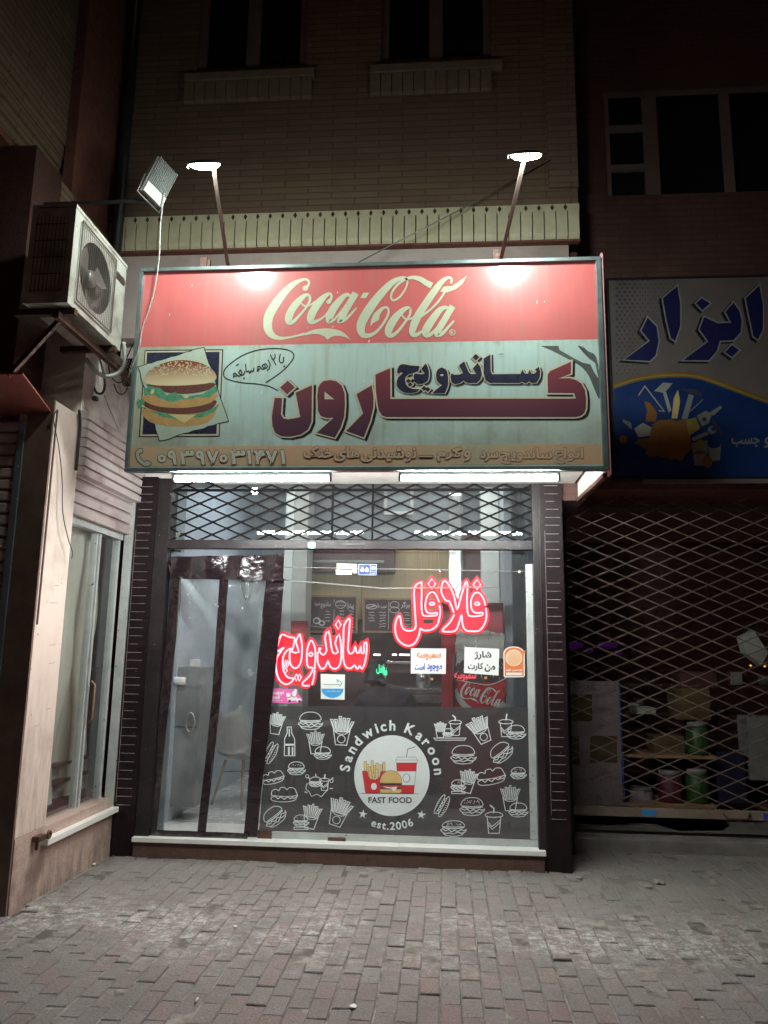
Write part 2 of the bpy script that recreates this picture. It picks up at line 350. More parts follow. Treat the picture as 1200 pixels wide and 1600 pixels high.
K['cheese'] = pm('cheese_print', (.72, .62, .3), (.68, .56, .25), 8, .35, coat=.5)
K['signnavy2'] = pm('navy_stroke_print', (.03, .05, .09), (.04, .05, .1), 4, .45)
K['tanfill'] = pm('tan_letter_print', (.68, .46, .32), (.62, .44, .3), 6, .4)
K['numfill'] = pm('pale_number_print', (.66, .66, .54), (.58, .57, .45), 6, .4)
K['paperpic'] = pm('pale_paper_print', (.45, .56, .48), (.5, .55, .42), 3, .3, coat=.5)

# ------------------------------------------------------------------ planar artwork (printed on real panels)
def spline(pts, n=5, closed=False):
    P = [tuple(float(c) for c in p) for p in pts]; out = []; L = len(P)
    rng = range(L) if closed else range(L - 1)
    for i in rng:
        p0 = P[(i - 1) % L] if closed or i > 0 else P[0]; p1 = P[i]; p2 = P[(i + 1) % L]; p3 = P[(i + 2) % L] if closed or i + 2 < L else P[-1]
        for k in range(n):
            t = k / n; out.append(tuple(.5 * (2 * b + (c - a) * t + (2 * a - 5 * b + 4 * c - d) * t * t + (3 * b - a - 3 * c + d) * t ** 3) for a, b, c, d in zip(p0, p1, p2, p3)))
    if not closed: out.append(P[-1])
    return out
class Art:
    """drawing on one flat panel; points are laid on the plane Y=const, one print layer a fraction of a mm above the other"""
    def __init__(s, Y, step=.0001, T=None, base=0): s.Y = Y; s.mb = MB(); s.L = base; s.step = step; s.mats = []; s.T = T or (lambda p: p)
    def mat(s, k):
        m = K[k]
        if m not in s.mats: s.mats.append(m)
        s.mb.mi = s.mats.index(m)
    def P(s, p): q = s.T(p[:2]); return at(q[0], q[1], s.Y - s.L * s.step)
    def poly(s, pts, k, holes=(), up=True):
        s.mat(k); 
        if up: s.L += 1
        loops = [[V((p[0], p[1], 0)) for p in l] for l in [pts, *holes]]
        tr = tessellate_polygon(loops); fl = [s.P(p) for l in loops for p in l]; s.mb.add(fl, tr)
    def stroke(s, pts, wd, k, closed=False, sm=0, up=True):
        """ribbon; a point may carry its own width as third value"""
        s.mat(k)
        if up: s.L += 1
        pts = [(p[0], p[1], p[2] if len(p) > 2 else wd) for p in pts]
        if sm: pts = spline(pts, sm, closed)
        n = len(pts); a = []
        for i, (x, y, ww) in enumerate(pts):
            p = pts[i - 1] if (i > 0 or closed) else pts[0]; q = pts[(i + 1) % n] if (i < n - 1 or closed) else pts[-1]
            d1 = V((x - p[0], y - p[1])); d2 = V((q[0] - x, q[1] - y))
            d1 = d1.normalized() if d1.length > 1e-6 else None; d2 = d2.normalized() if d2.length > 1e-6 else None
            if d1 is None: d1 = d2
            if d2 is None: d2 = d1
            if d1 is None: d1 = d2 = V((1, 0))
            t = d1 + d2
            t = t.normalized() if t.length > .05 else d1
            c = max(.45, abs(t.dot(d1))); nx, ny = -t.y * ww / 2 / c, t.x * ww / 2 / c
            a += [(x + nx, y + ny), (x - nx, y - ny)]
        vs = [s.P(p) for p in a]; m = n if closed else n - 1
        s.mb.add(vs, [(2 * i, 2 * i + 1, (2 * i + 3) % (2 * n), (2 * i + 2) % (2 * n)) for i in range(m)])
    def disc(s, x, y, rx, ry, k, n=32, rot=0):
        c, d = math.cos(rot), math.sin(rot)
        s.poly([(x + rx * math.cos(t) * c - ry * math.sin(t) * d, y + rx * math.cos(t) * d + ry * math.sin(t) * c) for t in [2 * math.pi * i / n for i in range(n)]], k)
    def ring(s, x, y, r, wd, k, ry=None, n=24): s.stroke([(x + r * math.cos(2 * math.pi * i / n), y + (ry or r) * math.sin(2 * math.pi * i / n)) for i in range(n)], wd, k, True)
    def text(s, body, box, k, off=0, fit='both', M=None):
        """built-in font glyphs fitted to box (x0,y0,x1,y1) in panel pixels"""
        vs, fs = glyphs(body, off); 
        if not vs: return
        s.mat(k); s.L += 1
        x0, y0, x1, y1 = box; a = min(p[0] for p in vs); b = max(p[0] for p in vs); c = min(p[1] for p in vs); d = max(p[1] for p in vs)
        sx = (x1 - x0) / (b - a); sy = (y1 - y0) / (d - c)
        s.mb.add([s.P((x0 + (p[0] - a) * sx, y1 - (p[1] - c) * sy)) for p in vs], fs)
    def otext(s, body, box, fill, line, bold, lw):
        """outlined lettering: glyph edges stroked wide in the line colour, then narrower and filled in the fill colour"""
        vs, fs = glyphs(body, 0)
        x0, y0, x1, y1 = box; x0 += bold / 2 + lw / 2; x1 -= bold / 2 + lw / 2; y0 += bold / 2 + lw / 2; y1 -= bold / 2 + lw / 2
        a = min(p[0] for p in vs); b = max(p[0] for p in vs); c = min(p[1] for p in vs); d = max(p[1] for p in vs)
        W = [(x0 + (p[0] - a) * (x1 - x0) / (b - a), y1 - (p[1] - c) * (y1 - y0) / (d - c)) for p in vs]
        cnt = {}
        for f in fs:
            for i in range(len(f)): e = (f[i], f[(i + 1) % len(f)]); k = tuple(sorted(e)); cnt.setdefault(k, []).append(e)
        nxt = {e[0][0]: e[0][1] for e in cnt.values() if len(e) == 1}; loops = []
        while nxt:
            i0, j = nxt.popitem(); lp = [i0]
            while j in nxt: lp.append(j); j = nxt.pop(j)
            if len(lp) > 2:
                P_ = [W[i] for i in lp]; Q_ = [P_[0]]
                for q in P_[1:]:
                    if math.hypot(q[0] - Q_[-1][0], q[1] - Q_[-1][1]) > .25: Q_.append(q)
                if len(Q_) > 2: loops.append(Q_)
        for m_, w_ in ((line, bold + 2 * lw), (fill, bold)):
            s.L += 1
            for lp in loops: s.L += .01; s.stroke(lp, w_, m_, True, up=False)
            s.mat(m_); s.L += 1; s.mb.add([s.P(p) for p in W], fs)
    def glyph(s, ch, x, y, size, ang, k, off=0, sxy=(1, 1)):
        vs, fs = glyphs(ch, off)
        if not vs: return
        s.mat(k); s.L += 1; c, d = math.cos(ang), math.sin(ang)
        a = min(p[0] for p in vs); b = max(p[0] for p in vs); m = (a + b) / 2
        s.mb.add([s.P((x + ((p[0] - m) * c + p[1] * d) * size * sxy[0], y + ((p[0] - m) * d - p[1] * c) * size * sxy[1])) for p in vs], fs)
    def obj(s, name, parent=None, label=None): return s.mb.obj(name, s.mats, parent, label)
_gc = {}
def glyphs(body, off=0):
    key = (body, off)
    if key in _gc: return _gc[key]
    c = bpy.data.curves.new('t', 'FONT'); c.body = body; c.offset = off; c.resolution_u = 3
    o = bpy.data.objects.new('t', c); COL.objects.link(o); bpy.context.view_layer.update()
    me = bpy.data.meshes.new_from_object(o.evaluated_get(bpy.context.evaluated_depsgraph_get()))
    r = ([tuple(v.co[:2]) for v in me.vertices], [tuple(p.vertices) for p in me.polygons])
    bpy.data.objects.remove(o); bpy.data.curves.remove(c); bpy.data.meshes.remove(me); _gc[key] = r; return r
FORMS = {}
for cp in list(range(0xFB50, 0xFC00)) + list(range(0xFE80, 0xFEF5)):
    d = unicodedata.decomposition(chr(cp)).split()
    if len(d) == 2 and d[0][0] == '<': FORMS.setdefault(chr(int(d[1], 16)), {})[d[0][1:-1]] = chr(cp)
def ar(t):
    out = []; words = t.split(' ')
    res = []
    for wd in words:
        g = []
        for i, c in enumerate(wd):
            f = FORMS.get(c)
            if not f: g.append(c); continue
            pv = FORMS.get(wd[i - 1], {}) if i else {}; nx = FORMS.get(wd[i + 1], {}) if i + 1 < len(wd) else {}
            jp = 'initial' in pv and 'final' in f; jn = 'initial' in f and 'final' in nx
            g.append(f.get('medial' if jp and jn else 'final' if jp else 'initial' if jn else 'isolated', c))
        res.append(''.join(g[::-1]) if not wd.isdigit() else wd)
    return ' '.join(res[::-1])
def T(ox, oy, s, pts): return [(ox + p[0] / s, oy + p[1] / s, *([p[2] / s] if len(p) > 2 else [])) for p in pts]

# ================================================================== SETTING
XL, XR = -2.35, .72          # shop opening
XS = -2.64                   # side wall of the left neighbour
# ---- ground sheet and pavers
g = MB(); g.box((-60, -60, -.06), (60, 60, -.021)); tag(g.obj('ground', pm('sandy_joint_ground', (.17, .15, .135), (.1, .085, .075), 12, .95, bump=.3)), kind='structure')
def pavermat():
    m, nt, b = newmat('concrete_paver'); gi = N(nt, 'NewGeometry')
    c = N(nt, 'ValToRGB'); e = c.color_ramp.elements; e[0].color = (.215, .188, .178, 1); e[1].position = 1; e[1].color = (.25, .185, .172, 1)
    for p, col in ((.25, (.235, .2, .187)), (.5, (.23, .205, .195)), (.7, (.205, .175, .163)), (.86, (.25, .18, .17))):
        x = e.new(p); x.color = (*col, 1)
    nt.links.new(gi.outputs['Random Per Island'], c.inputs[0])
    sp = N(nt, 'SeparateXYZ'); nt.links.new(gi.outputs['Position'], sp.inputs[0])
    # the strip near the shops is dustier and greyer than the trodden middle
    mr = N(nt, 'MapRange'); mr.inputs[1].default_value = -2.4; mr.inputs[2].default_value = -.6; nt.links.new(sp.outputs[1], mr.inputs[0])
    col = mixc(nt, mr.outputs[0], c.outputs[0], (.2, .2, .18)); f = N(nt, 'Math', operation='MULTIPLY'); nt.links.new(mr.outputs[0], f.inputs[0]); f.inputs[1].default_value = .6
    col = mixc(nt, f.outputs[0], c.outputs[0], (.25, .24, .212))
    col = mixc(nt, ramp(nt, noise(nt, 2.2, 7, obj='Object', rough=.7), .5, .85), col, (.13, .115, .108))
    col = mixc(nt, ramp(nt, noise(nt, 95, 6, rough=.8), .45, .68), col, (.1, .085, .08))
    col = mixc(nt, ramp(nt, noise(nt, 140, 4, rough=.7), .6, .72), col, (.42, .38, .35))
    # redder pavers in the trodden middle
    vm = N(nt, 'VectorMath', operation='DISTANCE'); nt.links.new(gi.outputs['Position'], vm.inputs[0]); vm.inputs[1].default_value = (.1, -3.0, 0); mr3 = N(nt, 'MapRange'); mr3.inputs[1].default_value = .9; mr3.inputs[2].default_value = .1; mr3.inputs[4].default_value = .28; nt.links.new(vm.outputs['Value'], mr3.inputs[0])
    rd = N(nt, 'Math', operation='MULTIPLY'); nt.links.new(mr3.outputs[0], rd.inputs[0]); nt.links.new(ramp(nt, gi.outputs['Random Per Island'], .3, .6), rd.inputs[1]); col = mixc(nt, rd.outputs[0], col, (.27, .11, .1))
    # whitish droppings and lime in a band below the sign edge and wires
    bd = N(nt, 'Math', operation='SUBTRACT'); nt.links.new(sp.outputs[1], bd.inputs[0]); bd.inputs[1].default_value = -1.5
    ab = N(nt, 'Math', operation='ABSOLUTE'); nt.links.new(bd.outputs[0], ab.inputs[0])
    m2 = N(nt, 'MapRange'); m2.inputs[1].default_value = .75; m2.inputs[2].default_value = 0; nt.links.new(ab.outputs[0], m2.inputs[0])
    sm = N(nt, 'Math', operation='MULTIPLY'); nt.links.new(m2.outputs[0], sm.inputs[0]); nt.links.new(ramp(nt, noise(nt, 1.7, 3), .36, .56), sm.inputs[1])
    s2 = N(nt, 'Math', operation='MULTIPLY'); nt.links.new(sm.outputs[0], s2.inputs[0]); nt.links.new(ramp(nt, noise(nt, 11, 10, rough=.85), .47, .62), s2.inputs[1])
    col = mixc(nt, s2.outputs[0], col, (.62, .6, .56))
    col = mixc(nt, ramp(nt, noise(nt, 34, 2), .74, .77), col, (.55, .52, .47))
    nt.links.new(col, b.inputs['Base Color']); b.inputs['Roughness'].default_value = .78
    bp = N(nt, 'Bump'); bp.inputs['Strength'].default_value = 1; bp.inputs['Distance'].default_value = .01
    nt.links.new(noise(nt, 60, 6, rough=.7), bp.inputs['Height']); nt.links.new(bp.outputs[0], b.inputs['Normal']); return m
K['paver'] = pavermat()
def paver(mb, x0, y0, x1, y1, z, tilt=(0, 0), c=.005, g=.0018):
    x0 += g; y0 += g; x1 -= g; y1 -= g; cx, cy = (x0 + x1) / 2, (y0 + y1) / 2
    hz = lambda x, y: z + (x - cx) * tilt[0] + (y - cy) * tilt[1]
    o = [(x0, y0), (x1, y0), (x1, y1), (x0, y1)]; i_ = [(x0 + c, y0 + c), (x1 - c, y0 + c), (x1 - c, y1 - c), (x0 + c, y1 - c)]
    vs = [(x, y, -.03) for x, y in o] + [(x + random.uniform(-.001, .001), y + random.uniform(-.001, .001), hz(x, y) - .005) for x, y in o] + [(x, y, hz(x, y)) for x, y in i_]
    mb.add(vs, [(0, 1, 5, 4), (1, 2, 6, 5), (2, 3, 7, 6), (3, 0, 4, 7), (4, 5, 9, 8), (5, 6, 10, 9), (6, 7, 11, 10), (7, 4, 8, 11), (8, 9, 10, 11)])
g = MB(); g.box((-6.2, -6.8, -.02), (6.6, 1.2, -.0065)); tag(g.obj('joint_sand', pm('pale_joint_sand', (.3, .27, .24), (.09, .08, .07), 7, .95, bump=.4, bscale=90, lo=.38, hi=.6)), kind='structure')
pv = MB(); nx = 0; x = -6.0
while x < 6.5:
    wdt = .1 * random.uniform(.97, 1.03); y = -6.6 + (.1 if nx % 2 else 0) + random.uniform(-.012, .012)
    drift = 0
    while y < 1.1:
        L = .2
        sx, sy = x + drift, y
        sunk = random.random() < .035
        flat = -1.45 < x < .15 and y > -.42
        far = y > .35 and x > .93
        if not (flat and y < .3) and not (-2.35 < x < .8 and y > .3) and not (x + wdt < -2.66 and y > -1.48):
            z = random.gauss(0, .003) - (.01 if sunk else 0)
            paver(pv, sx, sy, sx + wdt, sy + L, z, (random.gauss(0, .022), random.gauss(0, .014)))
        y += L; drift += random.gauss(0, .0006)
    x += wdt; nx += 1
# larger grey slabs with a drain brick by the step
for i in range(9):
    for j in range(2):
        if random.random() < .08: continue
        a = -1.47 + i * .181; bb = -.43 + j * .2
        if i == 4 and j == 1: paver(pv, a, bb, a + .179, bb + .06, -.002); continue
        paver(pv, a, bb, a + .179, bb + .197 + random.uniform(-.003, .003), random.gauss(0, .003), (random.gauss(0, .02), random.gauss(0, .02)))
tag(pv.obj('pavement', K['paver'], origin=(0, 0, 0)), kind='structure')

# ---- the shop building
shop = thing('brick_building', 'cream brick building with lit cornice above the red and teal sandwich shop sign', 'building', (-.8, 0, 0))
UY = -.15
b = MB()      # upper wall as bands around the two windows
WZ0, WZ1 = 6.93, 8.7
def wx(x, y=100): return at(x, y, UY).x
wins = [(wx(308), wx(478)), (wx(595), wx(768))]
xa, xb = -3.06, 1.15
b.box((xa, UY, 5.42), (xb, .2, WZ0))
edges = [xa, wins[0][0], wins[0][1], wins[1][0], wins[1][1], xb]
for i in (0, 2, 4): b.box((edges[i], UY, WZ0), (edges[i + 1], .2, WZ1))
b.box((xa, UY, WZ1), (xb, .2, 9.6)); b.obj('upper_wall', K['brick'], shop)
b = MB(); b.box((.9, UY - .035, 5.6), (1.152, UY - .002, 9.6)); b.obj('corner_strip', K['brick'], shop)
# plinth course with diamonds and the soldier course with its rounded foot
zb = 5.10
n_ = int((xb + .002 - xa) / .0985)
b = MB(); sw = (xb - xa) / n_
prof = [(0, .26), (-.05, .26), (-.05, .06), (-.043, .03), (-.028, .01), (0, .0)]
for i in range(n_):
    a, c = xa + i * sw + .005, xa + (i + 1) * sw - .005; dz = random.gauss(0, .0012)
    vs = [(xx, UY + py + dz, zb + pz) for xx in (a, c) for py, pz in prof]; m = len(prof)
    b.add(vs, [tuple(range(m))[::-1], tuple(range(m, 2 * m))] + [(k, (k + 1) % m, m + (k + 1) % m, m + k) for k in range(m)])
b.obj('soldier_course', K['soldier'], shop)
b = MB(); b.box((xa, UY - .012, zb + .002), (xb, .2, zb + .256)); b.obj('dark_joint_backing', K['diamond'], shop)
b = MB(); b.box((xa, UY - .046, zb - .018), (xb, -.131, zb - .001)); b.obj('red_brick_foot', K['redunder'], shop)
b = MB(); b.box((xa, UY - .045, zb + .262), (xb, .2, zb + .33)); b.obj('band_course', K['soldier'], shop)
for i in range(int((xb - xa) / .112)):
    b = MB(); cx = xa + .06 + i * .112; z = zb + .296; h = .03; wd = .017
    y = UY - .0475; b.add([(cx - wd, y, z), (cx, y, z - h), (cx + wd, y, z), (cx, y, z + h), (cx, y + .02, z)], [(0, 1, 4), (1, 2, 4), (2, 3, 4), (3, 0, 4), (0, 1, 2, 3)])
    b.obj('diamond_inset', K['diamond'], shop)
# little cornices below the windows, frames and panes
for k, (a, c) in enumerate(wins):
    f = MB(); fw = .07; mid = (a + c) / 2 + (.0 if k else .0)
    y0, y1 = UY + .05, UY + .11
    f.box((a, y0, WZ0), (a + fw, y1, WZ1)); f.box((c - fw, y0, WZ0), (c, y1, WZ1)); f.box((mid - fw * .9, y0 - .01, WZ0), (mid + fw * .9, y1, WZ1))
    f.box((a + fw, y0, WZ0), (mid - fw * .9, y1, WZ0 + fw)); f.box((mid + fw * .9, y0, WZ0), (c - fw, y1, WZ0 + fw))
    wi = f.obj('window', K['winframe'], shop)
    p = MB(); p.box((a + fw * .5, UY + .08, WZ0 + .02), (c - fw * .5, UY + .09, WZ1)); p.obj('pane', K['darkglass'], wi)
    sb = MB(); sb.box((a - .09, UY - .07, WZ0 - .14), (c + .09, UY, WZ0 - .07))
    m = int((c - a + .18) / .1)
    for i in range(m): sb.box((a - .09 + i * .1, UY - .05, WZ0 - .34), (a - .09 + i * .1 + .093, UY, WZ0 - .145))
    sb.obj('window_sill', K['sillbrick'], shop)
# plaster band behind the sign, lintel zone
b = MB(); b.box((-2.9, 0, 3.06), (.95, .16, 5.07)); b.obj('plaster_band', pm('pale_band_plaster', (.66, .6, .56), (.5, .42, .38), 4, .85, bump=.4, bscale=14), shop)
b = MB(); b.box((-2.95, -.13, 4.3), (1.06, -.001, 5.08)); b.obj('upper_plaster', pm('pinkish_plaster', (.62, .52, .48), (.5, .4, .36), 3, .85, bump=.4, bscale=12, c3=(.4, .32, .28)), shop)
b = MB(); b.box((.952, -.02, 2.86), (1.15, .9, 5.07)); b.obj('red_brick_side', K['brick_red'], shop)
# dark glazed brick pillars either side of the opening (front + inner faces) with pale joints
def pillar(x0, x1, jx0, jx1):
    m = MB(); m.cbox((x0, -.07, -.03), (x1, .45, 3.06), .004); pl = m.obj('pillar', K['dkbrick'], shop)
    j = MB(); z = .38
    while z < 3.0:
        wob = random.uniform(-.003, .003)
        if random.random() > .05:
            a = jx0 + random.uniform(0, .01); c = jx1 - random.uniform(0, .012) * (1 if random.random() < .8 else 4)
            j.box((a, -.0725, z - .0016 + wob), (c, -.0695, z + .0016 + wob))
        z += .0665
    j.box((jx0 - .002, -.0723, .4), (jx0, -.0696, 2.6)); j.obj('joint_lines', K['joint'], pl)
pillar(XR + .05, .955, XR + .09, .93); pillar(XS + .012, XL - .1, XS + .03, XL - .13)
# doorstep
b = MB(); b.cbox((XL - .1, -.1, .115), (-1.32, .5, .15), .004); b.cbox((-1.318, -.1, .115), (-.35, .5, .1495), .004); b.cbox((-.348, -.1, .115), (XR + .04, .5, .15), .004); b.obj('marble_step', K['marble'], shop)
b = MB(); b.box((XL - .09, -.085, -.04), (XR + .03, .5, .114)); b.obj('step_riser', K['riser'], shop)
# steel posts and white strip frame
for a, c in ((XR - .005, XR + .055), (XL - .1, XL + .015)):
    b = MB(); b.cbox((a, -.05, .0), (c, .06, 3.05), .004); b.obj('steel_post', K['dkmetal'], shop)
# interior shell
YB = 3.4
for a, c in ((XL - .12, XL - .02), (.957, 1.05)):
    b = MB(); b.box((a, .46, .02), (c, YB, 4.1)); b.obj('side_wall', K['room'], shop)
b = MB(); b.box((XL - .1, YB, .02), (1.05, YB + .1, 4.1)); b.obj('back_wall', K['roomdark'], shop)
b = MB(); b.box((XL - .1, .5, .03), (1.05, YB + .1, .148)); b.obj('tiled_floor', K['tilefloor'], shop)
b = MB()
for i in range(1, 8): b.box((XL + i * .45, .5, .1485), (XL + i * .45 + .003, YB, .1492))
for i in range(0, 7): b.box((XL, .6 + i * .45, .1485), (.95, .603 + i * .45, .1492))
b.obj('floor_joints', K['columng'], shop)
b = MB(); b.box((XL - .1, .05, 3.9), (1.05, YB + .1, 4.0)); b.obj('ceiling', K['ceil'], shop)
b = MB(); b.box((XL - .1, .17, 3.06), (1.05, .4, 4.0)); b.box((XL - .1, .165, 3.06), (XL + .3, .169, 3.3)); b.obj('lintel', K['roomdark'], shop)
def pxbox(x0, y0, x1, y1, Y, d, c=0, mb=None):
    p = at((x0 + x1) / 2, y0, Y); q = at((x0 + x1) / 2, y1, Y); ym = (y0 + y1) / 2; l = at(x0, ym, Y).x; r = at(x1, ym, Y).x
    mb = mb or MB(); A, B = (l, Y, q.z), (r, Y + d, p.z)
    mb.cbox(A, B, c) if c else mb.box(A, B); return mb
# columns inside
m = MB(); a, c = at(443, 900, 2.2).x, at(456, 900, 2.2).x; m.box((a, 2.2, .15), (c, 2.5, 3.9)); m.obj('white_column', K['columnw'], shop)
m = MB(); a2 = at(478, 900, 2.2).x; m.box((c + .002, 2.23, .15), (a2, 2.6, 3.9)); m.obj('grey_column', K['columng'], shop)
m = MB(); m.box((at(343, 800, 2.9).x, 2.9, .15), (at(357, 800, 2.9).x, 3.1, 3.9)); m.obj('dark_door_post', K['dkmetal'], shop)
m = MB(); m.box((at(478, 900, 3.3).x, 3.28, 1.9), (at(716, 900, 3.3).x, 3.395, at(600, 845, 3.28).z)); m.obj('ribbed_panelling', K['bamboo'], shop)
m = MB(); m.box((at(565, 900, 3.27).x, 3.272, 1.95), (at(566.6, 900, 3.27).x, 3.279, 2.9)); m.obj('panel_joint', K['wood'], shop)
m = MB(); m.box((at(478, 900, 3.3).x, 3.25, .15), (at(716, 900, 3.3).x, 3.27, at(600, 968, 3.25).z)); m.obj('kitchen_wall', K['kitchen'], shop)
m = MB(); m.box((at(478, 900, 3.3).x, 3.2, at(600, 843, 3.2).z), (at(716, 900, 3.3).x, 3.39, 3.9)); m.obj('upper_bulkhead', K['roomdark'], shop)
m = MB(); m.box((at(752, 900, 2.5).x, 2.5, .15), (at(780, 900, 2.5).x, 2.8, 3.9)); m.obj('right_white_column', K['columnw'], shop)
m = MB(); m.box((at(788, 900, 1.8).x, 1.8, .15), (at(800, 900, 1.8).x, 2.4, 3.9)); m.obj('right_grey_post', K['roomdark'], shop)

# ---- left neighbour
ln = thing('marble_building', 'neighbouring building at left, clad in cream marble with a rolled shutter over its window', 'building', (XS - .6, -1.3, 0))
YF = -1.5
m = MB(); m.cbox((XS - .25, YF, .44), (XS, -1.125, 3.26), .005); m.obj('corner_pilaster', K['marblewall'], ln)
m = MB(); m.box((XS + .0005, YF + .012, 1.75), (XS + .006, YF + .028, 3.2)); m.obj('dark_edge_bead', K['rust'], ln)
for yy, zz, l_ in ((-1.3, 1.62, .09), (-1.27, 1.5, .07), (-1.34, 1.9, .1), (-1.3, 2.02, .06), (-1.38, 1.1, .03), (-1.25, 1.2, .05)): m = MB(); m.bar((XS + .0006, yy, zz), (XS + .0006, yy + l_, zz + .004), .001, .002); m.obj('pencil_mark', K['ink'], ln)
m = MB(); m.box((XS - .27, YF - .003, 0.0), (XS - .252, YF + .3, 3.2)); m.obj('corner_joint', K['rust'], ln)
m = MB(); m.box((XS - .185, YF - .02, -.03), (XS - .001, YF - .004, 3.26)); m.obj('front_cladding', K['darkmarble'], ln)
m = MB(); m.box((XS - .5, YF, -.03), (XS + .004, .12, .438)); m.box((XS - .9, YF + .1, .438), (XS - .3, -1.13, 3.2)); m.obj('granite_plinth', K['granite'], ln)
m = MB(); m.cbox((XS - .2, -1.18, .33), (XS + .055, -.03, .37), .005); m.obj('window_sill', K['marble'], ln)
m = MB(); m.box((XS - .6, -1.13, 3.27), (XS - .01, .15, 3.95)); m.obj('plaster_wall', K['plaster'], ln)
m = MB(); m.box((XS - .9, -1.13, 3.951), (XS - .35, .15, 5.2)); m.obj('upper_recess', K['brick_side'], ln)
m = MB(); m.box((XS - .9, YF - .02, 3.27), (XS - .32, -1.14, 5.2)); m.obj('dark_soffit_wall', K['rust'], ln)
# roller shutter housing with ribs, and the slats still showing beneath it
m = MB(); zs = 2.83; k = 0
while zs < 3.26:
    m.prism([(XS - .01, -1.12, zs), (XS + .05, -1.12, zs + .005), (XS + .055, -1.12, zs + .05), (XS + .035, -1.12, zs + .066), (XS - .01, -1.12, zs + .068)], (0, 1.22, 0)); zs += .07; k += 1
hs = m.obj('shutter_housing', K['shutter'], ln)
m = MB(); zs = 2.55
while zs < 2.82:
    m.prism([(XS - .05, -1.12, zs), (XS - .012, -1.12, zs + .004), (XS - .004, -1.12, zs + .06), (XS - .03, -1.12, zs + .088), (XS - .05, -1.12, zs + .088)], (0, 1.03, 0)); zs += .09
m.obj('shutter_slats', K['shutter'], hs)
m = MB(); m.cbox((XS - .06, -.09, .37), (XS + .01, -.03, 2.83), .004); m.obj('shutter_rail', K['alu'], ln)
m = MB(); 
for y0, y1 in ((-1.12, -1.1), (-.55, -.53), (-.5, -.47), (-.15, -.11)): m.box((XS - .13, y0, .37), (XS - .08, y1, 2.5))
m.box((XS - .13, -1.098, .371), (XS - .08, -.552, .40)); m.box((XS - .13, -.468, .371), (XS - .08, -.152, .40)); m.box((XS - .132, -1.12, 2.5), (XS - .06, -.11, 2.56))
wf = m.obj('window', K['alu'], ln)
m = MB(); m.box((XS - .108, -1.1, .4), (XS - .102, -.55, 2.5)); m.box((XS - .108, -.47, .4), (XS - .102, -.15, 2.5)); m.obj('pane', K['glass'], wf)
m = MB(); m.tube([(XS - .05, -.51, 1.05), (XS - .02, -.51, 1.08), (XS - .02, -.51, 1.33), (XS - .05, -.51, 1.36)], .008); m.obj('handle', K['wood'], wf)
# draped cloth and shelf seen through that window
m = MB(); ny, nz = 46, 40; vs = []
for i in range(ny + 1):
    for j in range(nz + 1):
        y = -1.2 + 1.15 * i / ny; z = .5 + 2.1 * j / nz
        xx = XS - .22 + .03 * math.sin(y * 17 + math.sin(z * 2.3) * 1.6) + .02 * math.sin(z * 5 + y * 9) - .1 * max(0, y + .5)
        vs.append((xx, y, z))
m.smooth = True; m.add(vs, [(i * (nz + 1) + j, (i + 1) * (nz + 1) + j, (i + 1) * (nz + 1) + j + 1, i * (nz + 1) + j + 1) for i in range(ny) for j in range(nz)])
tag(m.obj('window_curtain', K['fabric']), 'stained cream cloth hanging behind the left neighbour window', 'curtain')
m = MB(); m.box((XS - .34, -1.2, .372), (XS - .14, -.05, .5)); m.box((XS - .34, -1.2, .62), (XS - .2, -.1, .64)); m.box((XS - .34, -1.2, .74), (XS - .2, -.1, .76)); tag(m.obj('display_shelf', K['kitchen']), 'dark red ledge with two boards inside the left neighbour window', 'shelf')
o = thing('tube_light', 'lit tube inside the left neighbour window, near its top corner', 'tube light', (XS - .16, -.95, 2.44), None)
m = MB(); m.tube([(XS - .15, -1.08, 2.43), (XS - .15, -.86, 2.43)], .012, 12); m.obj('tube', emit('lit_window_tube', (.95, 1, .95), 22), o)
m = MB(); m.cbox((XS - .165, -1.1, 2.444), (XS - .135, -.84, 2.465), .003); m.obj('batten', K['whitepaint'], o)
# left-most front: track and roller shutter
m = MB(); m.cbox((XS - .235, YF - .03, 0), (XS - .187, YF + .0, 3.1), .004); m.obj('shutter_track', K['alublue'], ln)
m = MB(); zs = 0
while zs < 3.1:
    m.prism([(XS - 2.6, YF, zs), (XS - 2.6, YF - .022, zs + .01), (XS - 2.6, YF - .022, zs + .06), (XS - 2.6, YF, zs + .078)], (2.36, 0, 0)); zs += .08
rs = m.obj('front_shutter', K['shutter'], ln)
m = MB(); m.box((XS - 2.6, YF + .01, 0), (XS - .61, YF + .06, 3.3)); m.obj('shutter_backing', K['darkmarble'], ln)
# upper storeys of the left neighbour, projecting brick volume with flared foot
XU = -3.1
m = MB(); m.box((XU - 2.2, -3.2, 5.75), (XU, -.2, 9.8)); m.obj('upper_wall', K['brick_side'], ln)
m = MB()
for i in range(5): m.box((XU - 2.2, -3.2 + .0, 5.25 + i * .1), (XU - .05 + .0125 * i, -.21, 5.345 + i * .1))
m.obj('flared_foot', K['brick_side'], ln)
m = MB(); m.box((XU - 2.2, -3.2, 5.2), (XU - .06, -.21, 5.249)); m.obj('soffit', K['redunder'], ln)
m = MB(); m.box((XU + .002, -.9, 5.0), (XU + .09, -.16, 9.7)); m.obj('recess_return', K['redunder'], ln)
m = MB(); m.tube([(XU + .19, -.25, 3.9), (XU + .19, -.25, 9.7)], .05, 12); m.obj('drain_pipe', K['black'], ln)

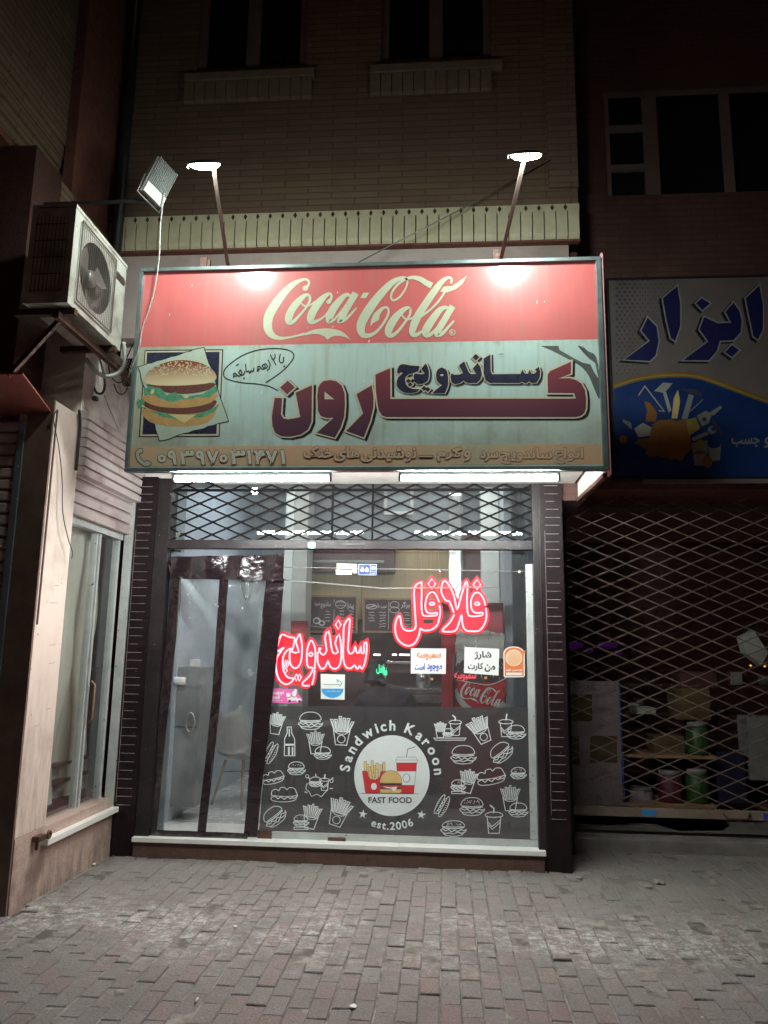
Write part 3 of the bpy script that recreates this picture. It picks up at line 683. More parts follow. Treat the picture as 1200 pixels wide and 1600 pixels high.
# ---- right neighbour
rn = thing('red_brick_building', 'dark brick building at right with a three-part upper window, over the blue sign', 'building', (2.5, .6, 0))
RY = .4
def rw(x, y): return at(x, y, RY)
m = MB(); wz1, wz0 = rw(1050, 138).z, rw(1050, 303).z; wxa, wxb = rw(945, 220).x, rw(1190, 220).x + 1.0
m.box((1.152, RY, 4.95), (7, RY + .3, wz0)); m.box((1.152, RY, wz1), (7, RY + .3, 9.8)); m.box((1.152, RY, wz0), (wxa, RY + .3, wz1)); m.box((wxb, RY, wz0), (7, RY + .3, wz1)); m.obj('upper_wall', K['brick_red'], rn)
m = MB(); 
for x0, x1 in ((945, 954), (1007, 1030), (1131, 1146)): m.box((rw(x0, 220).x, RY + .03, wz0), (rw(x1, 220).x, RY + .1, wz1))
m.box((wxb - .07, RY + .03, wz0), (wxb, RY + .1, wz1))
xs = [rw(954, 220).x, rw(1007, 220).x]
for y in (196, 258): z = rw(980, y).z; m.box((xs[0] + .001, RY + .032, z - .03), (xs[1] - .001, RY + .098, z + .03))
m.box((wxa, RY + .025, wz1 - .06), (wxb, RY + .029, wz1))
wi = m.obj('window', K['winframe'], rn); p = MB(); p.box((wxa, RY + .07, wz0), (wxb, RY + .08, wz1)); p.obj('pane', K['darkglass'], wi)
m = MB(); m.box((.956, .455, 0), (1.06, 1.2, 4.4)); m.obj('side_wall', K['dkbrick'], rn)
m = MB(); m.box((1.06, .45, 3.05), (7, 1.3, 3.12)); m.obj('soffit', K['redunder'], rn)
m = MB(); m.cbox((1.06, .62, -.03), (7, 2.2, .1), .01); m.obj('threshold', K['slab'], rn)
m = MB(); m.box((1.06, 4.0, .1), (7, 4.1, 3.1)); m.box((6.9, 1.3, .1), (7, 4, 3.1)); m.obj('room_wall', K['kitchen'], rn)
m = MB(); m.box((7.02, -3, -.03), (7.5, 4.0, 9.8)); m.obj('far_wing', K['brick_red'], rn)
# broken edge slab in front of it
m = MB(); c_ = [atz(1010, 1291, .06), atz(1060, 1308, .05), atz(1130, 1307, .05), atz(1142, 1297, .06), atz(1100, 1290, .06)]
m.prism([(p.x, p.y, .075) for p in c_], (0, 0, .025)); tag(m.obj('loose_slab', K['slab']), 'cracked loose slab lying at the edge of the right shop threshold', 'slab')

# ================================================================== SHOP SIGN
YS = -1.19
SX0, SX1, SZ0, SZ1 = -2.25, 1.095, 2.83, 4.375
sign = thing('shop_sign', 'wide weathered shop sign, red band above teal panel, with burger picture and maroon Persian lettering', 'sign', ((SX0 + SX1) / 2, YS, SZ0))
m = MB(); m.box((SX0 + .03, YS + .004, SZ0 + .02), (SX1 - .03, YS + .03, SZ1 - .02)); m.obj('back_sheet', K['signframe'], sign)
m = MB(); t = .027
m.cbox((SX0, YS - .03, SZ0), (SX1, YS + .03, SZ0 + t), .004); m.cbox((SX0 - .001, YS - .031, SZ1 - t), (SX1 + .001, YS + .031, SZ1), .004)
m.cbox((SX0, YS - .0305, SZ0 + t + .001), (SX0 + t, YS + .03, SZ1 - t - .001), .004); m.cbox((SX1 - t * 1.3, YS - .0305, SZ0 + t + .001), (SX1, YS + .03, SZ1 - t - .001), .004)
m.obj('sign_frame', K['signframe'], sign)
m = MB(); m.box((SX1 + .002, YS - .02, SZ0 - .03), (SX1 + .016, YS + .055, SZ1 + .03)); m.obj('edge_strip', K['pink_edge'], sign)
for i in range(12): m = MB(); z = SZ0 + .05 + i * .135; m.tube([(SX1 + .016, YS - .022, z), (SX1 + .03, YS + .01, z + .03), (SX1 + .016, YS + .04, z + .08)], .0025, 6); m.obj('tie_wire', K['rust'], sign)
# canopy cheeks and lid tying the sign back to the wall
m = MB(); m.add([(SX1 - .004, YS + .06, SZ0 - .02), (SX1 - .004, -.08, SZ0 + .03), (SX1 - .004, -.08, SZ0 + .2), (SX1 - .004, YS + .06, SZ0 + .2)], [(0, 1, 2, 3)]); m.add([(SX1 - .012, YS + .06, SZ0 - .02), (SX1 - .012, -.08, SZ0 + .03), (SX1 - .012, -.08, SZ0 + .2), (SX1 - .012, YS + .06, SZ0 + .2)], [(0, 1, 2, 3)]); m.obj('side_cheek', K['plaster'], sign)
m = MB(); m.bar((SX1 - .01, YS + .05, SZ0 - .02), (SX1 - .01, -.075, SZ0 + .02), .03, .03); m.obj('side_rail', K['rust'], sign)
m = MB(); m.box((-1.95, YS + .035, SZ0 + .16), (SX1 - .04, -.075, SZ0 + .18)); m.obj('canopy_ceiling', K['whitepaint'], sign)
for x_ in (322, 776):
    m = MB(); p = at(x_, 404, -1.15); m.box((p.x - .03, YS + .035, SZ1 - .09), (p.x + .03, -.135, SZ1 - .04)); m.box((p.x - .03, YS + .0, SZ1 + .001), (p.x + .02, YS + .035, SZ1 + .09)); m.box((p.x + .026, YS - .002, SZ1 + .002), (p.x + .045, YS + .03, SZ1 + .07)); m.obj('wall_bracket', K['rust'], sign)
p = at(541, 412, YS)
for k in range(6): 
    m = MB(); c = V((p.x + .012 * math.sin(k * 2), YS + .05 + k * .07, SZ1 + .02 + k * .022)); m.tube([c + V((.014 * math.cos(t), .006 * k % .01, .02 * math.sin(t))) for t in [i * 2 * math.pi / 8 for i in range(8)]], .004, 5, True); m.obj('chain_link', K['lampbody'], sign)
# --- printed faces
def rectface(x0, z0, x1, z1, Y, name, mat, par=sign):
    m = MB(); m.box((x0, Y, z0), (x1, YS + .0035, z1)); return m.obj(name, mat, par)
zr = at(560, 536.5, YS).z; zo0 = at(560, 696, YS).z; zo1 = at(560, 727, YS).z
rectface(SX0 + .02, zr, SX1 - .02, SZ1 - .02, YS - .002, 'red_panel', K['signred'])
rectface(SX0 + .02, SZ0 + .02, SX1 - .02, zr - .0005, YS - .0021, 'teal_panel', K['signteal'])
rectface(SX0 + t, zo1, SX1 - t * 1.3, zo0, YS - .003, 'orange_strip', K['tanstrip'])
YP = YS - .0035
# script logo
A = Art(YP, .00008)
a = lambda p: T(400, 420, 7.5, p); c2 = lambda p: T(550, 420, 6.6667, p); lc = 'logocream'
A.stroke(a([(572, 232, 50), (602, 205, 34), (622, 165, 26), (600, 128, 26), (545, 128, 34), (450, 172, 62), (345, 265, 84), (238, 400, 104), (160, 530, 108), (136, 640, 103), (152, 730, 92), (205, 790, 66), (285, 815, 42), (380, 806, 26), (480, 785, 24), (570, 762, 30)]), 1, lc, sm=5)
A.disc(*a([(578, 228)])[0], 4.2, 4.2, lc, rot=.5)
A.poly(spline(a([(550, 768), (620, 735), (700, 710), (790, 700), (860, 700), (950, 715), (1035, 755), (1115, 838)]), 4) + a([(1060, 805), (1000, 790), (930, 785), (885, 798), (838, 832), (800, 790), (740, 768), (660, 762), (580, 780)]), lc)
A.stroke(a([(625, 320, 30), (600, 305, 36), (560, 322, 52), (480, 400, 80), (410, 500, 88), (382, 580, 88), (392, 628, 60), (440, 618, 40), (520, 535, 28), (590, 450, 26), (632, 370, 28), (625, 315, 32)]), 1, lc, sm=4)
A.stroke(a([(525, 395, 14), (560, 430, 20), (610, 435, 20), (665, 405, 18), (705, 372, 16)]), 1, lc, sm=3)
A.stroke(a([(850, 392, 48), (880, 350, 32), (882, 305, 28), (840, 298, 42), (760, 370, 80), (680, 480, 92), (640, 575, 88), (655, 622, 58), (730, 605, 30), (810, 550, 24), (850, 500, 26)]), 1, lc, sm=4)
A.disc(*a([(852, 388)])[0], 3.6, 3.3, lc)
A.stroke(a([(1105, 320, 30), (1070, 302, 40), (1010, 340, 66), (920, 450, 88), (865, 550, 92), (855, 612, 60), (910, 600, 30), (990, 510, 22), (1070, 400, 22), (1112, 330, 26)]), 1, lc, sm=4)
A.stroke(a([(1168, 285, 80), (1090, 420, 76), (1010, 560, 74), (975, 615, 50), (1030, 605, 36), (1100, 545, 28), (1178, 460, 20)]), 1, lc, sm=4)
A.poly(c2([(118, 250), (180, 248), (146, 306), (84, 306)]), lc)
A.stroke(c2([(566, 92, 22), (500, 100, 40), (410, 150, 62), (300, 262, 82), (190, 405, 94), (108, 545, 94), (92, 630, 86), (120, 690, 60), (190, 692, 42), (260, 650, 30), (330, 565, 26), (378, 470, 24), (375, 415, 24), (340, 402, 24), (300, 420, 30)]), 1, lc, sm=5)
A.poly(c2([(350, 402), (290, 412), (232, 462), (200, 530), (190, 598), (230, 560), (280, 535), (290, 480), (322, 432)]), lc)
A.stroke(c2([(556, 96, 20), (578, 130, 18), (560, 200, 18), (505, 285, 20), (440, 328, 22), (408, 305, 20), (420, 240, 22), (480, 160, 24), (550, 112, 28), (630, 90, 36), (710, 108, 52), (770, 145, 60), (832, 176, 66)]), 1, lc, sm=5)
A.stroke(c2([(608, 420, 26), (585, 408, 34), (540, 425, 50), (460, 500, 74), (395, 600, 84), (378, 670, 70), (412, 695, 48), (475, 655, 32), (550, 560, 24), (602, 480, 24), (608, 415, 28)]), 1, lc, sm=4)
A.stroke(c2([(520, 482, 14), (555, 522, 20), (600, 525, 20), (655, 498, 20)]), 1, lc, sm=3)
A.stroke(c2([(1030, 155, 20), (1038, 110, 24), (1005, 92, 28), (940, 130, 52), (860, 230, 70), (770, 360, 76), (690, 485, 80), (640, 600, 78), (628, 670, 62), (665, 690, 44), (730, 650, 26)]), 1, lc, sm=5)
A.stroke(c2([(972, 235, 22), (900, 340, 22), (810, 430, 22), (715, 500, 24)]), 1, lc, sm=3)
A.poly(c2([(918, 240), (955, 185), (1040, 180), (1110, 135), (1195, 72), (1150, 160), (1080, 215), (1000, 245)]), lc)
A.stroke(c2([(1000, 415, 24), (975, 402, 36), (915, 430, 60), (840, 525, 78), (775, 630, 84), (765, 685, 56), (815, 685, 40), (890, 610, 24), (965, 490, 20), (1003, 425, 24)]), 1, lc, sm=4)
A.stroke(c2([(1048, 388, 64), (970, 520, 66), (900, 640, 68), (888, 690, 48), (940, 675, 34), (1010, 600, 26), (1064, 540, 20)]), 1, lc, sm=4)
A.ring(*c2([(1045, 663)])[0], 4.4, 1.1, lc); A.text('R', (704.5, 516.8, 709, 522.4), lc, .01)
A.obj('logo_script', sign)

# Persian name lettering: black drop, cream edge, maroon body
n1 = lambda p: T(340, 530, 5.4545, p); n2 = lambda p: T(540, 540, 6, p); n3 = lambda p: T(740, 540, 6, p); n4 = lambda p: T(600, 540, 6.6667, p)
noon = n1([(487, 500), (550, 502), (540, 640), (560, 675), (600, 682), (650, 675), (705, 663), (665, 455), (805, 392), (800, 700), (770, 770), (710, 810), (620, 830), (540, 825), (490, 795), (468, 740), (462, 660)])
ndot = n1([(598, 352), (658, 410), (592, 470), (532, 412)])
waw = n1([(905, 355), (960, 348), (1010, 357), (1058, 395), (1082, 460), (1085, 560), (1078, 660), (1050, 750), (1000, 838), (845, 797), (990, 668), (930, 670), (880, 655), (855, 610), (850, 480), (858, 410), (875, 380)])
re_ = n2([(245, 372), (262, 480), (260, 580), (232, 700), (170, 860), (5, 800), (165, 635), (102, 455)])
kaf = n2([(280, 272), (418, 212), (420, 500)]) + n3([(0, 497), (958, 497), (942, 445), (697, 443), (693, 275), (715, 240), (915, 150), (912, 262), (800, 307), (900, 305), (960, 322), (1010, 355), (1045, 420), (1055, 500), (1053, 590), (1035, 635), (1005, 658), (960, 669)]) + n2([(380, 669), (340, 655), (312, 610), (300, 550), (283, 420)])
B = Art(YP)
sh = lambda P, d: [(x + d[0], y + d[1]) for x, y in P]
parts = [noon, ndot, waw, re_, kaf]
for P in parts: Q = sh(P, (3.6, 2.6)); B.poly(Q, 'shadow'); B.stroke(Q, 5.2, 'shadow', True)
for P in parts: B.poly(P, 'cream'); B.stroke(P, 5, 'cream', True)
for P in parts: B.poly(P, 'maroon')
B.poly(n1([(912, 448), (995, 512), (912, 512)]), 'cream'); B.poly(n1([(926, 480), (950, 497), (926, 497)]), 'signteal')
B.poly(n3([(690, 464), (925, 464), (930, 474), (690, 474)]), 'shadow')
B.obj('name_lettering', sign)
che = n4(spline([(140, 290), (140, 250), (160, 210), (200, 193), (280, 207), (372, 212)], 3) + spline([(358, 262), (300, 285), (250, 300), (222, 340), (222, 390), (250, 430), (300, 450), (365, 455), (340, 480), (270, 490), (200, 478), (150, 440), (132, 390), (150, 330), (200, 285), (240, 275), (180, 272)], 3))
ye = n4(spline([(435, 185), (462, 240), (468, 320), (450, 370), (400, 395), (350, 395), (320, 370), (310, 320), (318, 290)], 3) + [(400, 298), (425, 290), (388, 240)])
vav = n4(spline([(600, 228), (650, 255), (668, 330), (665, 420), (635, 492)], 3) + [(505, 490)] + spline([(610, 405), (570, 385), (548, 350), (545, 290), (562, 248), (600, 228)], 3)[:-1])
dal = n4([(700, 290), (735, 305), (790, 300), (825, 285), (782, 205), (835, 165), (885, 280), (905, 296), (960, 296), (925, 235), (975, 180), (1005, 220), (1020, 300), (1005, 350), (970, 385), (900, 387), (850, 378), (830, 360), (800, 385), (740, 400), (705, 380), (693, 330)])
sin_ = n3([(95, 120), (158, 82), (160, 240), (175, 268), (440, 265), (455, 225), (480, 262), (512, 262), (522, 228), (545, 262), (572, 262), (592, 242), (578, 222), (610, 200), (625, 240), (618, 300), (590, 345), (540, 347), (520, 330), (500, 350), (470, 347), (455, 335), (430, 348), (150, 347), (110, 320), (93, 250)])
dm = lambda x, y, r: [(x, y - r), (x + r * 1.05, y), (x, y + r), (x - r * 1.05, y)]
dots = [n4(dm(957, 120, 35)), n4(dm(254, 366, 24)), n4(dm(298, 366, 24)), n4(dm(272, 405, 24)), n4(dm(418, 445, 26)), n4(dm(456, 455, 26))]
Cc = Art(YP, base=20)
parts = [che, ye, vav, dal, sin_] + dots
for P in parts: Q = sh(P, (3.4, 2.2)); Cc.poly(Q, 'shadow'); Cc.stroke(Q, 2.4, 'shadow', True)
for P in parts: Cc.poly(P, 'cream'); Cc.stroke(P, 3.4, 'cream', True)
for P in parts: Cc.poly(P, 'navy')
Cc.disc(*n4([(602, 307)])[0], 2.9, 1.4, 'cream'); Cc.stroke(n3([(235, 84), (255, 78), (278, 80)]), 1, 'shadow')
Cc.obj('word_lettering', sign)
# speech bubble in handwriting
Dd = Art(YP)
Dd.stroke(n1([(515, 438), (440, 402), (340, 382), (220, 372), (120, 352), (62, 325), (52, 280), (90, 225), (200, 145), (320, 98), (450, 80), (570, 85), (635, 110), (650, 150), (620, 200), (560, 265), (480, 325), (410, 370)]), 1.7, 'shadow', sm=4)
for P in ([(535, 125), (525, 170), (535, 198), (558, 195), (563, 150)], [(450, 130), (468, 170), (488, 158), (488, 125)], [(468, 165), (485, 195), (497, 222)], [(428, 175), (446, 210), (440, 248), (420, 268)],
          [(402, 202), (425, 232), (405, 248), (380, 228), (398, 215), (405, 245), (380, 255), (360, 232), (342, 236), (348, 256), (365, 250)], [(345, 245), (338, 270), (352, 268)],
          [(310, 242), (302, 275), (285, 268), (275, 288), (262, 270), (245, 275), (238, 210)], [(232, 270), (222, 300), (200, 305), (182, 285), (195, 262), (206, 290), (185, 315), (160, 300), (148, 288), (135, 298), (150, 316), (165, 305)], [(140, 300), (134, 328)], [(158, 222), (180, 212)]):
    Dd.stroke(n1(P), 1.7, 'shadow', sm=3)
for p in ((568, 230), (225, 332)): Dd.disc(*n1([p])[0], 1.5, 1.4, 'shadow', 10)
Dd.obj('speech_bubble', sign)
# burger picture
E_ = Art(YP); b_ = lambda p: T(200, 540, 7.0588, p)
def rag(P, amp=5, n=8, seed=3):
    r = random.Random(seed); o = []
    for i in range(len(P)):
        p, q = P[i], P[(i + 1) % len(P)]
        for k in range(n): o.append((p[0] + (q[0] - p[0]) * k / n + r.uniform(-amp, amp), p[1] + (q[1] - p[1]) * k / n + r.uniform(-amp, amp)))
    return o
E_.stroke(b_([(190, 55), (1045, 45), (1005, 1000), (125, 1003)]), 1.6, 'shadow', True)
E_.stroke(b_([(200, 68), (1030, 60), (990, 985), (142, 990)]), 2.2, 'cream', True)
E_.poly(b_([(212, 80), (1010, 68), (975, 972), (160, 978)]), 'navy')
pp = rag([(110, 235), (835, 15), (1105, 830), (345, 1055)], 6, 14); E_.poly(b_(pp), 'paperpic'); E_.stroke(b_(pp), 1.3, 'shadow', True)
lf = rag([(170, 470), (400, 440), (700, 450), (980, 430), (1000, 500), (900, 560), (760, 575), (640, 585), (520, 610), (430, 600), (300, 540), (185, 545)], 13, 4, 5)
E_.poly(b_(spline([(175, 700), (200, 810), (330, 870), (560, 895), (780, 875), (910, 820), (950, 700), (600, 640)], 4, True)), 'bunlow')
E_.poly(b_(rag([(240, 710), (420, 745), (520, 790), (620, 770), (780, 750), (940, 680), (1010, 640), (960, 720), (850, 780), (700, 800), (520, 815), (400, 790), (270, 740)], 9, 3, 8)), 'leaf')
E_.poly(b_(rag([(95, 600), (190, 590), (180, 690), (110, 690)], 12, 4, 2)), 'leaf'); E_.poly(b_([(135, 665), (220, 640), (260, 710)]), 'cheese'); E_.poly(b_([(880, 700), (960, 620), (1015, 640)]), 'cheese')
E_.poly(b_(spline([(200, 640), (220, 690), (400, 740), (620, 755), (830, 730), (940, 680), (955, 600), (600, 640)], 4, True)), 'meat')
E_.poly(b_([(455, 760), (745, 765), (622, 855)]), 'cheese')
E_.poly(b_(spline([(180, 550), (210, 630), (400, 680), (640, 685), (850, 650), (950, 600), (965, 530), (600, 560)], 4, True)), 'bunlow')
E_.poly(b_(spline([(205, 430), (300, 480), (450, 520), (650, 530), (850, 500), (960, 440), (900, 410), (400, 420)], 4, True)), 'meat')
E_.poly(b_(rag([(170, 470), (230, 440), (380, 490), (430, 540), (520, 520), (620, 560), (800, 530), (900, 490), (985, 440), (985, 510), (900, 560), (760, 575), (640, 585), (500, 615), (420, 600), (300, 550), (185, 545)], 11, 3, 5)), 'leaf')
for x_, y_ in ((270, 510), (640, 562)): E_.disc(*b_([(x_, y_)])[0], 4.4, 2.6, 'cheese', 10, 2 if x_ < 300 else 0)
E_.poly(b_(spline([(180, 390), (210, 300), (320, 220), (480, 170), (620, 160), (780, 185), (900, 240), (965, 310), (970, 370), (880, 415), (600, 440), (350, 440), (215, 420)], 4, True)), 'bunpic')
rr = random.Random(4); E_.L += 1
for i in range(150):
    u, v = rr.uniform(-1, 1), rr.uniform(0, 1)
    x_ = 575 + u * 350; y_ = 170 + u * u * 85 + v * 140
    if y_ < 345: E_.disc(*b_([(x_, y_)])[0], 1.5, .85, 'cream', 6, rr.uniform(0, 3)); E_.L -= 1
E_.obj('burger_picture', sign)
# corner photo of paper and leaf at the right end
F_ = Art(YP); n3r = n3
K['leafdark'] = pm('dark_corner_print', (.09, .1, .09), (.14, .16, .14), 5, .35, coat=.5)
F_.poly(spline(n3([(630, 2), (740, 48), (860, 110), (1000, 190), (1075, 275), (1130, 400), (1180, 500), (1178, 300), (1174, 100), (1170, 2)]), 3), 'leafdark')
F_.poly(n3([(795, 2), (985, 2), (1095, 130), (1140, 165), (1172, 310), (1130, 250), (1095, 175), (1020, 160), (900, 95), (805, 40)]), 'signteal')
F_.poly(spline(n3([(1000, 2), (1080, 60), (1150, 130), (1172, 230), (1174, 2)]), 3), 'signteal')
F_.stroke(n3([(980, 2, 9), (1040, 70, 10), (1098, 132, 6)]), 1, 'signnavy2'); F_.stroke(n3([(1020, 5), (1070, 55), (1120, 75), (1150, 120), (1168, 200)]), .9, 'ink', sm=3); F_.poly(n3([(1075, 65), (1130, 80), (1155, 130), (1168, 200), (1130, 150)]), 'leafdark')
F_.obj('corner_print', sign) if F_.mb.v else None
# bottom strip: handset, number, small line of text
G = Art(YS - .0042); h_ = lambda p: T(200, 685, 4.6154, p)
hs_ = h_(spline([(85, 72), (58, 95), (55, 130), (75, 170), (115, 198), (150, 198), (168, 180), (150, 162), (132, 160), (118, 168), (98, 150), (84, 122), (84, 108), (104, 102), (104, 76)], 3, True))
G.poly(hs_, 'whitedull') if 'whitedull' in K else G.poly(hs_, 'paperpic'); G.stroke(hs_, 1, 'line', True)
nb = '۰۹۳۹۷۰۳۱۴۷۱'; bx = [(212, 112, 277, 175), (284, 82, 353, 192), (365, 82, 478, 190), (486, 82, 556, 192), (565, 85, 655, 190), (656, 112, 722, 175), (730, 82, 848, 188), (857, 82, 892, 188), (905, 82, 990, 188), (992, 82, 1078, 188), (1097, 80, 1137, 188)]
for ch, q in zip(nb, bx):
    x0, y0 = h_([(q[0], q[1])])[0]; x1, y1 = h_([(q[2], q[3])])[0]
    G.otext({'۰': 'o'}.get(ch, ch), (x0, y0, x1, y1), 'numfill', 'line', 2.6, .8)
G.obj('phone_number', sign)
H = Art(YS - .0042)
for s_, q in (('انواع', (865, 699, 912, 725)), ('ساندویچ', (781, 699, 863, 725.5)), ('سرد', (750, 704, 779, 721)), ('و', (724, 703, 736, 721)), ('گرم', (682, 698, 722, 721)), ('نوشیدنی', (563, 698, 651, 722)), ('های', (521, 697, 562, 721)), ('خنک', (474, 697, 522, 716))):
    H.otext(ar(s_), q, 'tanfill', 'line', 1.9, .5)
H.stroke([(654, 713), (677, 713)], 4, 'line'); H.stroke([(655, 713), (676, 713)], 2.4, 'tanstrip')
H.obj('service_lettering', sign)

# ================================================================== LAMPS ON THE SIGN
def sign_lamp(hx, hy, rx, ry, ax, ay, label):
    c = at(hx, hy, -1.87); root = at(rx, ry, YS); root.z = SZ1
    o = thing('sign_lamp', label, 'lamp', c, 'disc lamps on arms over the shop sign')
    T_ = Matrix.Translation(c) @ Matrix.Rotation(R(31), 4, 'X')
    e = at(ax, ay, -1.85)
    m = MB(); m.bar(root, e, .024, .018); m.obj('arm', K['armgrey'], o)
    m = MB(); pr = [(0, .018), (.05, .017), (.088, .01), (.103, .002), (.105, -.005), (.098, -.007)]
    m.lathe([(r, z) for r, z in pr], (0, 0, 0), 28); m.v = [T_ @ p for p in m.v]; m.obj('housing', K['lampbody'], o)
    m = MB(); m.lathe([(.098, -.006), (.092, -.02), (.07, -.032), (.035, -.039), (.0001, -.041)], (0, 0, 0), 28); m.v = [T_ @ p for p in m.v]; m.obj('lens', K['lamplit'], o)
    m = MB(); k = T_ @ V((-.11, 0, 0)); m.bar(k, k + V((-.004, -.004, -.035)), .01, .01); m.obj('clip', K['lampbody'], o)
    return o
sign_lamp(320, 255, 357, 412, 334, 264, 'lit disc lamp on a thin arm above the red band, nearer the floodlight')
sign_lamp(822, 240, 782, 404, 819, 250, 'lit disc lamp on a thin arm above the red band, crossed by the stay rod')
# stay rod
m = MB(); p = at(548, 411, YS + .02); p.z = SZ1; q = at(866, 247, UY - .01); m.tube([p, p.lerp(q, .5) + V((0, 0, -.015)), q], .0055, 8); tag(m.obj('stay_rod', K['lampbody']), 'thin diagonal stay rod from the top of the shop sign up to the brick wall', 'rod')

# tube lights under the sign
def tube_light(x0, x1, label):
    a_, c_ = at(x0, 748, YS + .02), at(x1, 747, YS + .02); z = 2.785
    o = thing('tube_light', label, 'tube light', ((a_.x + c_.x) / 2, YS + .02, z), 'tube lights under the sign')
    m = MB(); m.tube([(a_.x + .02, YS + .02, z), (c_.x - .02, YS + .02, z)], .017, 16); m.obj('tube', K['tubelit'], o)
    m = MB(); m.cbox((a_.x, YS + .005, z + .019), (c_.x, YS + .035, z + .04), .003); m.obj('batten', K['whitepaint'], o)
    for s_ in (a_.x, c_.x - .019): m = MB(); m.cbox((s_, YS, z - .02), (s_ + .019, YS + .04, z + .0185), .003); m.obj('end_cap', K['whitepaint'], o)
tube_light(270, 518, 'lit white tube light under the left half of the shop sign')
tube_light(623, 875, 'lit white tube light under the right half of the shop sign')

# floodlight at the left, on its rod
fl = thing('floodlight', 'finned grey floodlight on a rod above the air conditioner', 'floodlight', at(243, 285, -1.35))
uz = V((.36, .05, .93)).normalized(); un = V((.9, -.4, -.12)); un = (un - uz * un.dot(uz)).normalized(); ux = (-un).cross(uz)
Mf = Matrix.Translation(at(243, 283, -1.35)) @ Matrix((( ux.x, -un.x, uz.x), (ux.y, -un.y, uz.y), (ux.z, -un.z, uz.z))).to_4x4()
m = MB(); m.cbox((-.085, -.02, -.15), (.115, .025, .15), .008); m.v = [Mf @ p for p in m.v]; m.obj('housing', K['lampbody'], fl)
for i in range(13): m = MB(); m.box((-.076 + i * .015, -.045, -.055), (-.073 + i * .015, -.0205, .15)); m.v = [Mf @ p for p in m.v]; m.obj('cooling_fin', K['alu'], fl)
m = MB(); m.cbox((-.08, -.05, -.145), (.11, -.0205, -.062), .005); m.v = [Mf @ p for p in m.v]; m.obj('driver_box', K['whitepaint'], fl)
m = MB(); m.tube([Mf @ V(p) for p in ((-.1, 0, -.02), (-.1, -.02, -.175), (.13, -.02, -.175), (.13, 0, -.02))], .006, 6); m.obj('bracket', K['lampbody'], fl)
m = MB(); p = at(226, 314, -1.35); m.bar((XU - .1, -1.35, p.z), p + V((.04, 0, 0)), .02); m.obj('support_rod', K['black'], fl)
m = MB(); P_ = [at(x, y, Y) for x, y, Y in ((257, 300, -1.33), (251, 350, -1.3), (249, 400, -1.27), (243, 445, -1.26), (234, 480, -1.25), (222, 515, -1.24), (217, 545, -1.24), (200, 590, -1.2))]
m.tube([V(p) for p in spline(P_, 5)], .0045, 6); tag(m.obj('lamp_cable', K['greywire']), 'thin pale cable hanging from the floodlight down the left edge of the sign', 'cable')

# ================================================================== AIR CONDITIONER
ac = thing('air_conditioner', 'dusty white outdoor air conditioner unit on brackets left of the shop sign', 'air conditioner', (-2.52, -1.57, 3.74))
AX0, AX1, AY0, AY1, AZ0, AZ1 = -2.665, -2.372, -1.97, -1.17, 3.745, 4.40
m = MB(); m.box((AX0, AY0, AZ0), (AX0 + .02, AY1, AZ1)); m.box((AX0 + .021, AY0, AZ0 + .0), (AX1 - .001, AY0 + .012, AZ1)); m.box((AX0 + .021, AY1 - .012, AZ0), (AX1 - .001, AY1, AZ1)); m.box((AX0 + .021, AY0 + .013, AZ0), (AX1 - .001, AY1 - .013, AZ0 + .015)); m.box((AX0, AY0 - .004, AZ1 + .001), (AX1 + .004, AY1 + .004, AZ1 + .025))
m.obj('casing', K['acwhite'], ac)
# front plate with round opening
cy_, cz_, cr = -1.63, 4.08, .235
outer = [(AX1, AY0, AZ0), (AX1, AY1, AZ0), (AX1, AY1, AZ1), (AX1, AY0, AZ1)]
hole = [(AX1, cy_ + cr * math.cos(t), cz_ + cr * math.sin(t)) for t in [2 * math.pi * i / 48 for i in range(48)]]
m = MB(); m.poly([outer, hole]); k = len(m.v); m.poly([[V(p) - V((.006, 0, 0)) for p in outer], [V(p) - V((.006, 0, 0)) for p in hole]]); m.obj('front_plate', K['acwhite'], ac)
m = MB(); m.lathe([(cr, 0), (cr, -.1), (.0001, -.1)], (0, 0, 0), 48, Matrix.Rotation(R(90), 4, 'Y')); m.v = [p + V((AX1 - .008, cy_, cz_)) for p in m.v]; m.obj('fan_shroud', K['acdark'], ac)
m = MB(); m.lathe([(.0001, .02), (.05, .015), (.06, 0), (.06, -.03)], (0, 0, 0), 20, Matrix.Rotation(R(90), 4, 'Y')); m.v = [p + V((AX1 - .03, cy_, cz_)) for p in m.v]
for k in range(3):
    a0 = k * 2.094 + .5; pts = []
    for i, (rr_, da, dx) in enumerate(((.055, -.25, 0), (.15, -.5, .02), (.21, -.35, .03), (.215, .35, -.02), (.15, .3, -.02), (.055, .2, -.02))): pts.append((AX1 - .05 + dx, cy_ + rr_ * math.cos(a0 + da), cz_ + rr_ * math.sin(a0 + da)))
    m.prism(pts, (.004, 0, 0))
m.obj('fan', K['lampbody'], ac)
def ringx(m, r, rr_, x): m.tube([(x, cy_ + r * math.cos(t), cz_ + r * math.sin(t)) for t in [2 * math.pi * i / 36 for i in range(36)]], rr_, 4, True)
m = MB(); X_ = AX1 + .014
gy0, gy1, gz0, gz1 = cy_ - .26, cy_ + .26, cz_ - .275, cz_ + .275
for i in range(20): y = gy0 + (gy1 - gy0) * i / 19; m.bar((X_, y, gz0), (X_, y, gz1), .002)
for i in range(44): z = gz0 + (gz1 - gz0) * i / 43; m.bar((X_ + .003, gy0, z), (X_ + .003, gy1, z), .0013)
for y in (gy0, gy1): m.bar((X_, y, gz0), (X_, y, gz1), .008)
for z in (gz0, gz1): m.bar((X_, gy0, z), (X_, gy1, z), .008)
m.obj('fan_grille', K['lampbody'], ac)
m = MB(); c_ = (-1.265, 4.27); pts = []
